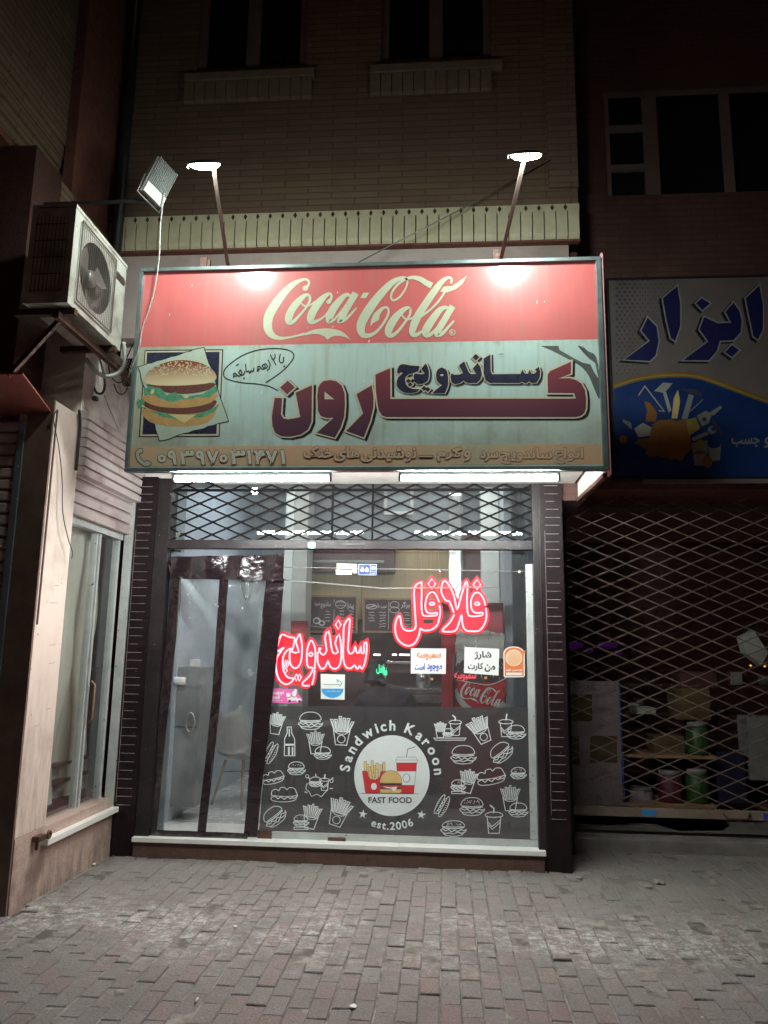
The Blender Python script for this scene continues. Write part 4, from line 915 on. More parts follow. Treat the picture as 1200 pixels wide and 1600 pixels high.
for i in range(24):
    t = 2 * math.pi * i / 24; pts.append((AX1 + .001, c_[0] + (.05 if math.cos(t) > 0 else -.05) + .028 * math.cos(t), c_[1] + .028 * math.sin(t)))
m.prism(pts, (.004, 0, 0)); m.obj('badge', K['acdark'], ac)
m = MB()
for i in range(9): y = AX0 + .04 + i * .026; m.box((y, AY0 - .004, AZ0 + .08), (y + .003, AY0 - .0005, AZ1 - .06))
for i in range(6): z = AZ0 + .08 + i * .115; m.box((AX0 + .035, AY0 - .007, z), (AX1 - .05, AY0 - .0042, z + .005))
m.obj('coil_guard', K['acdark'], ac)
br = thing('ac_bracket', 'rusty steel bracket carrying the air conditioner on the left wall', 'bracket', (-2.6, -1.57, 3.7))
for y in (-1.88, -1.27):
    m = MB(); m.box((AX0 - .1, y - .02, 3.70), (AX1 + .015, y + .02, 3.742)); m.obj('carrier_arm', K['rust'], br)
m = MB(); m.box((AX1 - .1, AY0 + .02, 3.655), (AX1 - .06, AY1 + .5, 3.699)); m.obj('cross_rail', K['rust'], br)
m = MB(); m.bar((AX1 - .08, -1.88, 3.68), (AX0 - .1, -1.88, 3.3), .03); m.obj('brace', K['rust'], br)
# ducts, cable loops and pipes under the unit
def cable(name, pts, r, mat, label, cat='cable', n=6, group=None):
    m = MB(); m.tube([V(p) for p in spline([tuple(p) for p in pts], 6)], r, 7); return tag(m.obj(name, mat), label, cat, group)
A_ = lambda x, y, Y=-.7: at(x, y, Y)
cable('drain_hose', [A_(193, 535, -1.14), A_(195, 565, -1.12), A_(185, 583, -1.1), A_(165, 588, -1.15), A_(150, 580, -1.2), A_(134, 560, -1.25)], .016, K['greywire'], 'thick pale hose curving under the air conditioner', 'hose')
cable('cable_loop', [A_(143, 560, -.95), A_(143, 590, -.95), A_(150, 612, -.95), A_(160, 614, -.95), A_(164, 600, -.95), A_(160, 575, -.95), A_(154, 555, -.95)], .009, K['blackwire'], 'large black cable loop hanging under the air conditioner')
m = MB()
for i in range(6): m.tube([V(p) for p in spline([tuple(A_(193 + i * 2.2 + dx * (1 + .1 * i), yy, -.5 - .02 * i)) for dx, yy in ((2, 560), (-2, 578), (-3, 592), (1, 603), (6, 598), (6, 580), (2, 560))], 4)], .004, 5)
tag(m.obj('coiled_cable', K['blackwire']), 'small bundle of coiled dark cable beside the left edge of the sign', 'cable')
for i, (pts, l_) in enumerate((([(150, 555), (153, 585), (158, 600), (166, 596), (168, 570), (166, 552)], 'thin black cable drooping just right of the large cable loop'), ([(172, 556), (170, 575), (176, 592), (188, 598), (197, 585), (206, 560)], 'thin black cable sagging from the unit to the sign edge'), ([(168, 560), (180, 575), (190, 575), (203, 548), (212, 530)], 'thin dark lead running up beside the pale hose'), ([(178, 600), (183, 612), (192, 616), (199, 606), (201, 590)], 'short dark lead hanging by the coiled cable'))):
    cable('drooping_cable', [A_(x, y, -.75) for x, y in pts], .0045, K['blackwire'], l_)
cable('junction_cable', [A_(95, 621, -1.12), A_(110, 615, -1.1), A_(126, 609, -1.05), A_(140, 617, -1), A_(149, 624, -.9), A_(156, 620, -.8)], .005, K['blackwire'], 'black cable with two junction boxes on the dirty plaster wall')
for x_, y_, l_ in ((126, 609, 'upper left of the two small black junction boxes on the plaster wall'), (149, 623, 'lower right of the two small black junction boxes on the plaster wall')):
    p = A_(x_, y_, -1 if x_ > 130 else -1.05); m = MB(); m.cbox(p - V((.018, .02, .015)), p + V((.018, .02, .015)), .004); tag(m.obj('junction_box', K['black']), l_, 'box', 'junction boxes')
cable('thin_cord', [A_(163, 617, -.95), A_(172, 640, -.8), A_(184, 668, -.5), A_(196, 696, -.3), A_(200, 705, -.2)], .004, K['greywire'], 'thin cord running down the plaster wall to the shutter housing', 'cord')
cable('hanging_wire', [(atx(90, 640, XS + .01)), atx(84, 655, XS + .012), atx(92, 700, XS + .02), atx(97, 750, XS + .03), atx(98, 800, XS + .04), atx(106, 840, XS + .05), atx(113, 862, XS + .05), atx(112, 873, XS + .05)], .0035, K['blackwire'], 'thin dark wire dangling down the cream marble pilaster', 'wire')
cable('thick_black_cable', [atx(124, 640, XS + .02), atx(125, 668, XS + .02), atx(122, 700, XS + .02), atx(119, 735, XS + .02)], .011, K['blackwire'], 'thick black cable running down between the pilaster and the shutter housing')
# sheet canopy and dome camera at the left edge
m = MB(); P_ = [atx(0, 612, -2.9), at(10, 620, -1.75), at(95, 668, -1.58), at(84, 672, -1.75), at(0, 690, -2.6)]
P_ = [V((-3.6, -1.9, 3.3)), V((-2.66, -1.9, 3.3)), V((-2.66, -1.48, 3.16)), V((-3.6, -1.48, 3.16))]
m.prism(P_, (0, 0, .012)); tag(m.obj('sheet_canopy', pm('red_rust_sheet', (.3, .07, .05), (.16, .05, .04), 6, .6)), 'rusty red sheet canopy at the left edge above the dark shutter', 'canopy')
dc = thing('dome_camera', 'small dome camera hanging under the rusty red canopy', 'camera', (-3.0, -1.75, 3.12))
m = MB(); m.lathe([(.0001, .05), (.055, .05), (.06, .02), (.058, 0)], (-3.0, -1.75, 3.14), 20); m.obj('housing', K['whitepaint'], dc)
m = MB(); m.lathe([(.05, 0), (.042, -.028), (.022, -.046), (.0001, -.05)], (-3.0, -1.75, 3.139), 20); m.obj('dome', K['black'], dc)
# hasp on the sill
lt = thing('shutter_hasp', 'rusty hasp with a round eye on the marble sill end', 'hasp', atx(64, 1308, XS + .03))
c_ = atx(62, 1309, XS + .03); m = MB(); m.cbox(c_ + V((-.02, -.06, -.016)), c_ + V((.03, .04, .018)), .004); m.box(c_ + V((-.01, -.03, -.07)), c_ + V((.005, -.015, -.017))); m.obj('plate', K['rust'], lt)
m = MB(); m.tube([c_ + V((.032, .06 + .02 * math.cos(t), .008 + .02 * math.sin(t))) for t in [i * .5236 for i in range(12)]], .009, 8, True); m.obj('eye', K['rust'], lt)

# ================================================================== SHOPFRONT
def pxz(y, Y=0, x=540): return at(x, y, Y).z
# ---- beam and expanded lattice over the opening
bz1, bz0 = pxz(845), pxz(859)
gr = thing('transom_grille', 'black diamond lattice grille on a scuffed steel beam above the sandwich shop door', 'grille', (-.8, .02, bz0))
m = MB(); m.cbox((XL + .016, -.045, bz0), (XR - .006, .03, bz1), .005); m.obj('beam', K['dkmetal'], gr)
m = MB(); m.cbox((at(535, 852, -.05).x, -.052, bz0 + .03), (at(572, 852, -.05).x, -.0455, bz0 + .05), .002); m.obj('keyhole_plate', K['black'], gr)
dw, dh = .2465, .108
m = MB(); x0, x1, z0, z1 = XL + .018, XR - .008, bz1, 3.05
def clipseg(p, q):
    # keep the part of a segment inside the opening
    (ax, az), (bx, bz) = p, q; t0, t1 = 0, 1; dx, dz = bx - ax, bz - az
    for pp, qq in ((-dx, ax - x0), (dx, x1 - ax), (-dz, az - z0), (dz, z1 - az)):
        if abs(pp) < 1e-9: continue
        t = qq / pp
        if pp < 0: t0 = max(t0, t)
        else: t1 = min(t1, t)
    return None if t0 >= t1 else ((ax + dx * t0, az + dz * t0), (ax + dx * t1, az + dz * t1))
def lattice(m, Y, wd, th):
    n = int((x1 - x0) / dw) + int((z1 - z0) / dh) + 3
    for i in range(-n, n + 1):
        for sg in (1, -1):
            a = (x0 + i * dw, z0 if sg > 0 else z1); b = (a[0] + sg * sg * (z1 - z0) / dh * dw, z1 if sg > 0 else z0)
            c = clipseg(a, b)
            if c: m.bar((c[0][0], Y + (.003 if sg > 0 else 0), c[0][1]), (c[1][0], Y + (.003 if sg > 0 else 0), c[1][1]), th, wd, V((0, 1, 0)))
lattice(m, 0, .008, .015)
for i in range(int((z1 - z0) / dh) + 1):
    for j in range(int((x1 - x0) / dw * 2) + 1):
        if (i * 2 + j) % 2: continue
        X, Z = x0 + j * dw / 2, z0 + i * dh + (0 if j % 2 == 0 else dh / 2)
        if Z < z1: m.box((X - .013, -.004, Z - .007), (X + .013, .007, Z + .007))
        Z2 = Z + dh / 2; X2 = X + dw / 2
        if Z2 < z1 and X2 < x1: m.box((X2 - .013, -.004, Z2 - .007), (X2 + .013, .007, Z2 + .007))
m.obj('diamond_lattice', K['lattice'], gr)
m = MB()
for x_ in (519, 582): X = at(x_, 800, 0).x; m.box((X - .008, .008, bz1), (X + .008, .022, 3.05))
m.box((XL + .02, .009, pxz(767)), (XR - .01, .021, pxz(763)))
m.obj('stiffener', K['lattice'], gr)
p = at(280, 833, -.02); m = MB(); Mx = Matrix.Translation(p) @ Matrix.Rotation(R(25), 4, 'Y'); m.cbox((-.01, -.01, -.045), (.014, .006, .03), .003); m.v = [Mx @ q for q in m.v]; m.obj('latch', K['lampbody'], gr)
# ---- glass front
gf = thing('glass_front', 'large shop window with smoked food-pattern film and round logo, set in a white frame', 'shop window', (-.2, .04, .15))
GX0 = at(424, 1200, .04).x
m = MB(); m.box((XL + .02, .044, bz1 + .02), (XR - .01, .049, 3.05)); m.obj('transom_glass', K['glass'], gf)
m = MB(); m.box((at(440, 1000, .04).x, .044, .2), (XR - .06, .049, bz0 - .01)); m.obj('glass_pane', K['glass'], gf)
m = MB(); xr0, xr1 = at(825, 1100, .03).x, at(836, 1100, .03).x; m.cbox((xr0, .02, .205), (xr1, .06, bz0 - .11), .003); m.obj('white_jamb', K['alu'], gf)
m = MB(); m.cbox((GX0 + .02, .02, .151), (xr1 + .002, .06, .2), .003); m.obj('white_bottom_rail', K['alu'], gf)
m = MB(); m.cbox((XL + .02, .035, .152), (XL + .10, .06, bz0 - .005), .003); m.obj('grey_side_jamb', K['alublue'], gf)
m = MB(); m.tube([(at(440, 906, .1).x, .1, pxz(906, .1, 440)), (at(600, 919, .1).x, .1, pxz(919, .1)), (at(780, 922, .1).x, .1, pxz(917, .1, 780))], .006, 6); m.obj('slack_wire', K['greywire'], gf)
m = MB(); m.tube([(at(440, 886, .1).x, .1, pxz(886, .1, 440)), (at(826, 896, .1).x, .1, pxz(893, .1, 826))], .004, 6); m.obj('top_wire', K['greywire'], gf)
for q in ((402, 1298, 424, 1318), (512, 1309, 540, 1318)):
    m = pxbox(*q, .005, .05, .003); m.obj('patch_fitting', K['rust'], gf)
for q in ((687, 893), (813, 894)):
    c = at(*q, .03); m = MB(); m.lathe([(.0001, -.014), (.014, -.012), (.02, 0), (.02, .01)], c, 14, Matrix.Rotation(R(-90), 4, 'X')); m.obj('glass_clamp', K['steel'], gf)
# film with prints
YG = .0405
F_ = Art(YG, .0004); F_.poly([(421, 1103), (826, 1106), (828, 1314), (404, 1308)], 'film'); film = F_.obj('smoked_film', gf)
L = Art(YG - .001, .00003); wv = 'whitevinyl'
L.disc(612.3, 1212, 59, 63.2, wv, 64)
lg = lambda p: T(530, 1110, 7.0588, p)
ink = 'ink'
def tp(pts, c, o=True): q = lg(pts); L.poly(q, c); (L.stroke(q, .55, ink, True) if o else None)
for x0, y0, x1, y1, h in ((272, 700, 300, 560, 30), (300, 700, 326, 590, 26), (318, 740, 346, 620, 28), (348, 740, 378, 555, 30), (380, 740, 404, 605, 24), (402, 740, 430, 580, 28), (446, 700, 474, 598, 28), (478, 690, 506, 570, 28), (330, 760, 358, 668, 28), (362, 765, 385, 688, 24), (400, 760, 428, 650, 28)):
    tp([(x0, y1), (x0 + h, y1), (x0 + h + 4, y0), (x0 + 4, y0)], 'fryprint')
tp([(255, 668), (308, 668), (325, 730), (350, 765), (400, 768), (440, 745), (462, 672), (516, 672), (450, 912), (290, 912)], 'redprint')
L.disc(*lg([(383, 838)])[0], 4.5, 5.6, wv, 20)
tp([(622, 548), (870, 548), (862, 578), (628, 578)], wv); tp([(640, 515), (848, 515), (860, 548), (630, 548)], wv)
tp([(632, 578), (856, 578), (848, 670), (638, 670)], 'redprint'); tp([(638, 670), (848, 670), (830, 825), (655, 825)], wv); tp([(655, 825), (830, 825), (822, 915), (662, 915)], 'redprint')
L.disc(*lg([(742, 746)])[0], 5.8, 7, ink, 24); L.disc(*lg([(741, 745)])[0], 5, 6.2, wv, 24)
L.stroke(lg([(742, 515), (755, 428), (842, 400)]), 1.1, ink)
tp(spline([(445, 800), (462, 730), (510, 680), (575, 664), (640, 685), (682, 740), (694, 805)], 4), 'bunprint'); tp([(448, 862), (690, 862), (688, 895), (665, 913), (470, 913), (452, 895)], 'bunprint')
L.poly(lg([(448, 806), (692, 806), (692, 826), (448, 826)]), ink); L.poly(lg([(450, 826), (690, 826), (686, 848), (450, 848)]), 'redprint'); L.poly(lg([(448, 848), (692, 848), (692, 870), (448, 870)]), 'meat')
L.poly(lg([(480, 838), (560, 848), (640, 838), (625, 880), (600, 890), (570, 862), (520, 856)]), wv)
L.stroke(lg([(240, 914), (875, 920)]), .6, ink)
L.text('FAST FOOD', (575.5, 1245.5, 643.5, 1254.8), ink, .022)
# lettering along the circle
def arcword(word, a0, a1, rx, ry, size, off=.02, top=True):
    ws = [.28 if ch == ' ' else (max(p[0] for p in glyphs(ch, off)[0]) - min(p[0] for p in glyphs(ch, off)[0])) for ch in word]; gap = .1
    tot = sum(ws) + gap * (len(ws) - 1); pos = 0
    for ch, w_ in zip(word, ws):
        u = (pos + w_ / 2) / tot; th = R(a0 + (a1 - a0) * u); pos += w_ + gap
        if ch == ' ': continue
        x, y = 612.3 + rx * math.cos(th), 1212 - ry * math.sin(th)
        L.glyph(ch, x, y, size, (math.pi / 2 - th) if top else (-math.pi / 2 - th), wv, off, (1, 1))
arcword('Sandwich Karoon', 176, 0, 66.5, 71, 22, .028)
arcword('est.2006', 247, 294, 85, 84.5, 17, .024, False)
for cx, cy in ((567, 1272.3), (658.3, 1273)):
    L.poly([(cx + (7.2 if k % 2 == 0 else 2.9) * math.sin(k * math.pi / 5 + .15), cy - (7.4 if k % 2 == 0 else 3) * math.cos(k * math.pi / 5 + .15)) for k in range(10)], wv)
L.obj('round_logo', film)
# white line drawings scattered over the film
I = Art(YG - .001, .000004); LW = 1.05
class Pen:
    def __init__(s, cx, cy, sc, rot=0, sx=1): s.o = (cx, cy); s.s = sc; s.r = R(rot); s.sx = sx
    def p(s, pts):
        c, d = math.cos(s.r), math.sin(s.r); return [(s.o[0] + (x * s.sx * c - y * d) * s.s, s.o[1] + (x * s.sx * d + y * c) * s.s) for x, y in pts]
    def l(s, pts, closed=False, sm=0, w_=LW): I.stroke(s.p(pts), w_, wv, closed, sm)
    def c(s, x, y, r, ry=None): s.l([(x + r * math.cos(t), y + (ry or r) * math.sin(t)) for t in [i * math.pi / 9 for i in range(18)]], True)
def burger(cx, cy, w_, rot=0, seeds=0, h=1.0):
    q = Pen(cx, cy, w_ / 2, rot); q.l([(-.86, -.12 * h), (-.8, -.42 * h), (-.5, -.68 * h), (0, -.76 * h), (.5, -.68 * h), (.8, -.42 * h), (.86, -.12 * h), (.4, -.06), (0, -.04), (-.4, -.06)], True, 3)
    q.l([(-.84, .0), (0, .09), (.84, .0)], sm=3, w_=1.6)
    q.l([(-1, .2), (-.85, .1), (-.6, .26), (-.4, .14), (-.15, .34), (.1, .2), (.35, .32), (.6, .16), (.8, .26), (1, .16), (.9, .36), (.6, .44), (.3, .38), (0, .5), (-.3, .42), (-.7, .46), (-1, .2)], sm=2, w_=1.3)
    q.l([(-.8, .44), (-.6, .6), (0, .68), (.6, .6), (.8, .42)], sm=3)
    r = random.Random(int(cx))
    for i in range(seeds): a, b = r.uniform(-.6, .6), r.uniform(-.6, -.25) * h; q.l([(a, b), (a + .05, b + .04)], w_=.8)
def fries(cx, cy, hgt, rot=0, fine=False, w0=.42, lw=1.3):
    q = Pen(cx, cy, hgt / 2, rot)
    q.l([(-.58, -.1), (-.38, 1), (.38, 1), (.58, -.1)], w_=LW * 1.15); q.l([(-.42, .12), (-.25, .25), (.25, .25), (.42, .12)], sm=2)
    if not fine: q.c(0, .6, .26)
    k = 6 if not fine else 9
    for i in range(k):
        u = i / (k - 1) * 2 - 1; x = u * .42; t = u * .3; hh = -.98 + abs(u) * .28 + (.1 if i % 2 else 0); wd = .085 if not fine else .055
        q.l([(x - wd, .1), (x - wd + t, hh), (x + wd + t, hh), (x + wd, .1)], True, w_=lw)
        if not fine: q.l([(x, .12), (x + t, hh + .1)], w_=lw)
def hotdog(cx, cy, hgt, rot=28):
    q = Pen(cx, cy, hgt / 2, rot); q.l([(-.34, -.8), (-.44, 0), (-.34, .8), (-.16, .86), (-.12, 0), (-.14, -.84)], True, 3); q.l([(.34, -.8), (.5, 0), (.36, .84), (.12, .9), (.1, 0), (.12, -.9)], True, 3)
    for i in range(9): y = -.75 + i * .18; q.l([(-.1 if i % 2 else .1, y), (.1 if i % 2 else -.1, y + .18)], w_=.9); q.l([(.4, y), (.27, y + .06)], w_=.9); q.l([(-.4, y), (-.3, y + .05)], w_=.9)
def sub(cx, cy, w_, rot=0):
    q = Pen(cx, cy, w_ / 2, rot); q.l([(-1, -.02), (-.95, -.35), (-.65, -.5), (-.4, -.38), (-.3, -.6), (.05, -.62), (.2, -.45), (.4, -.62), (.8, -.55), (.95, -.25), (.95, .0), (0, .08), (-1, -.02)], sm=3)
    q.l([(-1, .14), (-.7, .05), (-.5, .26), (-.25, .1), (0, .3), (.25, .1), (.5, .25), (.7, .05), (1.05, .02), (.9, .18), (.6, .2)], sm=2, w_=1.3); q.l([(-1, .12), (-1, .32), (-.7, .45), (0, .5), (.7, .42), (.98, .22)], sm=3)
def cup(cx, cy, hgt, rot=0, bent=True):
    q = Pen(cx, cy, hgt / 2, rot); q.l([(-.52, -.3), (-.4, 1), (.4, 1), (.52, -.3)]); q.l([(-.62, -.42), (-.3, -.56), (.3, -.56), (.62, -.42), (.6, -.26), (0, -.18), (-.6, -.26)], True, 2); q.l([(-.5, .1), (-.15, .5), (.48, .0)]); q.l([(-.47, .35), (-.12, .7), (.45, .2)])
    q.l([(-.02, -.5), (0, -.85), (-.3, -1.1)] if bent else [(0, -.5), (.08, -1.1)], w_=2)
def fb(cx, cy, w_):
    fries(cx - w_ * .16, cy - w_ * .22, w_ * .95, 0, True, lw=.8); burger(cx + w_ * .14, cy + w_ * .24, w_ * .72)
def bf(cx, cy, w_): fries(cx + w_ * .24, cy - w_ * .02, w_ * .98, 10, True, lw=1.1); burger(cx - w_ * .16, cy + w_ * .17, w_ * .62, 0, 10); Pen(cx - w_ * .16, cy + w_ * .44, w_ * .3).l([(-.9, -.1), (.9, -.1), (.9, .2), (-.9, .2)], True)
fries(431.5, 1130, 34, 8, True); burger(485, 1127, 38); fries(534, 1141, 46, 3); hotdog(422.5, 1176, 36); fb(499, 1168, 38); burger(463, 1201, 28, 0, 14); sub(427, 1216, 33, -12); sub(444, 1243, 40); burger(429, 1276, 38, -38, 0); bf(476.7, 1276, 40); fries(530, 1268, 46, 18)
fries(750.5, 1139.5, 44, -24); burger(724, 1180, 40); burger(783.5, 1176, 38, -38); bf(722, 1221, 38); sub(767.5, 1215, 43, -10); burger(809.8, 1208.5, 25, 0, 12); hotdog(690.5, 1258.5, 36); burger(737.5, 1261, 39, 0, 22); burger(708.5, 1293, 40, 0, 20, .7); cup(771.8, 1281, 42); fb(804, 1256, 42); burger(806.5, 1144.5, 30); cup(790.5, 1134, 34, 0, False)
# bottle
q = Pen(452.5, 1159, 23); q.l([(-.16, -1), (.12, -1), (.14, -.6), (.34, -.2), (.36, .95), (-.36, .95), (-.34, -.2), (-.16, -.6)], True, w_=1.3); q.l([(-.3, .2), (.3, .2)], w_=3); q.l([(-.05, .35), (-.05, .9)], w_=3); q.l([(.2, .35), (.2, .9)], w_=2.5); q.l([(-.02, -.9), (-.02, -.35)], w_=2)
# tray
q = Pen(703, 1137, 25); q.l([(-1, .65), (1, .65), (.9, .78), (-.9, .78)], True, w_=1.2); cup(711.5, 1134, 30, 0, True); burger(700, 1145, 17); fries(688, 1140, 25, 0, True, lw=.9)
# burger and cup in a cloud
burger(493, 1222, 21); cup(507, 1223, 24, 0, False); q = Pen(495, 1231, 20); q.l([(-.75, -.35), (-.85, .1), (-.6, .3), (-.4, .65), (0, .5), (.35, .68), (.6, .4), (.85, .1), (.75, -.3)], sm=3)
for x, y in ((480, 1213), (518, 1220)): I.ring(x, y, 2.6, .9, wv, n=12)
for a_, b_2 in (((476, 1237), (480, 1239)), ((515, 1232), (520, 1232)), ((517, 1218), (521, 1215)), ((481, 1214), (484, 1217)), ((493, 1209), (494, 1213))): I.stroke([a_, b_2], 1.5, wv)
I.obj('line_drawings', film)

# ---- stickers and notices on the glass, each its own thing
YN = .036
def notice(name, quad, col, label, cat, draw=None, Y=YN, group=None):
    m = MB(); P_ = [at(x, y, Y) for x, y in quad]; m.prism(P_, (0, .0012, 0))
    ctr = sum(P_, V((0, 0, 0))) / len(P_); ctr.z = min(p.z for p in P_)
    o = thing(name, label, cat, ctr, group) if draw else None
    s_ = m.obj('sheet' if draw else name, K[col], o)
    if draw: a_ = Art(Y - .0004, .00004); draw(a_); a_.obj('print', o)
    else: tag(s_, label, cat, group)
    return o or s_
def d1(a):
    a.text(ar('سمبوسه'), (651, 1018.5, 689, 1032), 'orange', .045); a.text(ar('موجود'), (667, 1037, 691, 1049.5), 'plateblue', .04); a.text(ar('است'), (648, 1036, 664, 1047), 'plateblue', .04)
notice('paper_notice', [(642, 1013), (697, 1013.5), (696.5, 1053), (642, 1052.5)], 'paper', 'white paper notice with an orange word over a blue line of writing', 'notice', d1)
def d2(a):
    a.text(ar('شارژ'), (741, 1017, 768, 1031), 'ink', .045); a.text(ar('من'), (757, 1038, 774, 1050), 'ink', .045); a.text(ar('کارت'), (731, 1035.5, 755, 1048.5), 'ink', .045)
notice('paper_notice', [(726, 1011), (780, 1014), (779, 1055.5), (725, 1051.5)], 'paper', 'white paper notice with two lines of black writing, in front of the red drinks fridge', 'notice', d2)
K['palorange'] = pm('pale_orange_print', (.8, .5, .3), (.75, .45, .26), 8, .4)
def d3(a):
    a.poly([(788, 1019.5), (791, 1015), (797, 1012.2), (803, 1011.5), (809, 1012.2), (815, 1015.4), (818.3, 1020), (818.3, 1056.3), (788.5, 1056.5)], 'orange')
    a.disc(803, 1028, 12.8, 12.8, 'paper', 32); a.disc(803, 1028, 11.9, 11.9, 'palorange', 32); r = random.Random(2)
    for i in range(46):
        t, q = i * 2.4, 1.6 * math.sqrt(i); a.L -= 1; a.disc(803 + q * math.cos(t) * .98, 1028 + q * math.sin(t), .75, .6, 'orange', 7, t)
    a.L += 1; a.text(ar('نوسین فود'), (790, 1044.5, 816, 1049), 'paper', .03); a.poly([(791, 1051), (816, 1051), (816, 1055), (791, 1055)], 'paper'); a.poly([(816, 1018), (823, 1016.5), (819, 1021.5)], 'orange')
notice('delivery_sticker', [(786.5, 1019), (790, 1014), (796, 1011), (803, 1010), (810, 1011), (816, 1014.3), (820, 1019.5), (820, 1056), (818, 1058), (788.5, 1058.5), (787, 1056)], 'paper', 'arched orange sticker with a round dotted disc, beside the white jamb', 'sticker', d3)
def d4(a):
    a.poly([(501.5, 1076)] + [(519.5 + 17.3 * math.cos(t), 1076 + 14.5 * math.sin(t)) for t in [math.pi - i * math.pi / 16 for i in range(17)]], 'blueprint')
    a.stroke([(505, 1069.5), (522, 1070), (531, 1069)], .8, 'ink'); a.stroke([(531, 1064), (533.5, 1067), (532.5, 1070.5), (529.5, 1072)], .9, 'ink', sm=3); a.stroke([(526, 1061.5), (529, 1064), (527, 1066)], 1.6, 'blueprint')
    a.text('..:.::..:', (508, 1079, 531, 1081), 'paper', .02)
notice('permit_paper', [(501, 1053), (539, 1054), (538.5, 1093.5), (501.5, 1092)], 'paper', 'white square paper with a blue half disc, below the neon word at left', 'notice', d4)
def d5(a):
    a.text('Snapp!', (424, 1079.5, 443.5, 1086.5), 'paper', .035); a.text('Food', (423, 1086.5, 437, 1092), 'paper', .035); a.stroke([(423, 1094), (442, 1095)], .7, 'paper')
    a.poly([(447, 1083), (453.5, 1082.5), (454, 1088.5), (447.5, 1089)], 'paper'); a.poly([(456, 1082), (461, 1078), (464, 1081), (462, 1088), (466, 1092), (470, 1091), (471, 1095), (466, 1098), (462, 1094), (455, 1095), (450, 1096), (448.5, 1091), (455, 1090)], 'paper')
    a.disc(462, 1078.5, 2, 2, 'paper', 12); a.disc(452.5, 1095.3, 2.3, 2.3, 'ink', 12); a.disc(468, 1096, 2.3, 2.3, 'ink', 12); a.stroke([(455, 1084), (457, 1089), (462, 1089)], 1, 'ink')
notice('delivery_sticker', [(423.5, 1075.5), (459, 1076.5), (463, 1076.5), (466, 1084), (472.5, 1093), (470, 1098.5), (455, 1099), (421.5, 1098)], 'pink', 'pink sticker with a white scooter rider, at the lower left of the window', 'sticker', d5)
def d6(a):
    a.stroke([(560.5, 882), (588, 882.3), (587.8, 898.5), (560.5, 898)], .6, 'paper', True); a.text('۵', (563.5, 885.5, 569, 893.5), 'paper', .03); a.text('۵', (570.5, 885.5, 576, 893.5), 'paper', .03); a.stroke([(578.6, 882), (578.5, 898)], .5, 'paper'); a.stroke([(578.6, 893), (588, 893.2)], .5, 'paper'); a.disc(583.3, 887.6, 3.6, 3, 'paper', 12)
    a.stroke([(580.5, 896), (586, 896)], .7, 'paper')
notice('number_plate', [(559.5, 881), (589, 881.4), (588.8, 899.3), (559.5, 899)], 'plateblue', 'small blue enamel house number plate on the window', 'number plate', d6)
notice('paper_scrap', [(526, 880), (558, 881), (558, 896), (551, 896), (550.5, 888.8), (526, 888.6)], 'cream', 'pale torn tape piece touching the blue number plate', 'tape')
notice('paper_scrap', [(524.5, 890), (549.5, 890.5), (549.5, 898), (525, 897.6)], 'paper', 'short cream tape strip below the torn tape piece', 'tape')
m = MB(); c = at(487, 852, -.052); m.prism([c + V((.032 * math.copysign(abs(math.cos(t)) ** .5, math.cos(t)), -.0008, .028 * math.copysign(abs(math.sin(t)) ** .5, math.sin(t)))) for t in [i * math.pi / 12 + .1 for i in range(24)]], (0, .0012, 0)); tag(m.obj('beam_sticker', pm('turquoise_sticker', (.12, .5, .45), (.4, .6, .55), 60, .5)), 'small turquoise sticker on the scuffed steel beam', 'sticker')

# ================================================================== NEON SIGNS
YNE = .12
def neon(name, label, loops, fills, loc, holes=()):
    o = thing(name, label, 'neon sign', at(*loc, YNE), 'red neon words in the window')
    for pts, closed in loops:
        P_ = [at(x, y, YNE) for x, y in pts]; m = MB(); m.tube(P_, .0075, 7, closed); m.obj('neon_tube', K['neon'], o)
    bk = Art(YNE + .02, -.0003)  # red sheet and rim added to stand in for the tubes' glow and halo
    for f, hl in fills: bk.poly(f, 'neonhalo', hl)
    for pts, closed in loops: bk.stroke(pts, 8.5, 'neonhalo', closed)
    bk.obj('halo_backing', o)
u = lambda p, n=3, cl=False: spline(T(425, 960, 7.5, p), n, cl)
sin1 = u([(905, 45), (845, 125), (838, 300), (835, 520), (870, 620), (930, 630), (965, 595), (990, 630), (1010, 635), (1025, 600), (1055, 640), (1090, 560), (1110, 420), (1105, 320), (1075, 360), (1080, 440), (1050, 460), (1040, 370), (1020, 450), (990, 440), (975, 370), (955, 440), (915, 460), (890, 410), (900, 250), (915, 60)], 2)
dal1 = u([(535, 450), (535, 560), (580, 640), (630, 610), (655, 540), (680, 610), (740, 640), (800, 580), (812, 400), (785, 230), (740, 340), (775, 440), (720, 455), (695, 380), (665, 190), (620, 270), (640, 420), (600, 475), (560, 440), (550, 395), (575, 400)], 2)
dia = lambda x, y, rx, ry, f: [(a, b) for a, b in f([(x, y - ry), (x + rx, y), (x, y + ry), (x - rx, y)], 1, True)]
vav1 = u([(500, 640), (510, 480), (500, 380), (460, 305), (415, 400), (410, 560), (430, 620), (480, 630), (440, 720), (360, 800), (370, 835), (440, 835)], 3); vav2 = u([(500, 650), (490, 740), (468, 825)], 3)
ye1 = u([(325, 230), (350, 350), (345, 520), (310, 610), (260, 630), (215, 580), (205, 480), (215, 410)], 3); ye2 = u([(325, 230), (280, 320), (315, 440), (235, 440), (250, 380), (270, 280)], 2)
che1 = u([(270, 275), (200, 265), (120, 235), (85, 300), (60, 400), (75, 430), (140, 385), (60, 500), (45, 620), (80, 760), (160, 820), (230, 790), (245, 750), (180, 735), (130, 640), (130, 500), (180, 420), (230, 400)], 3)
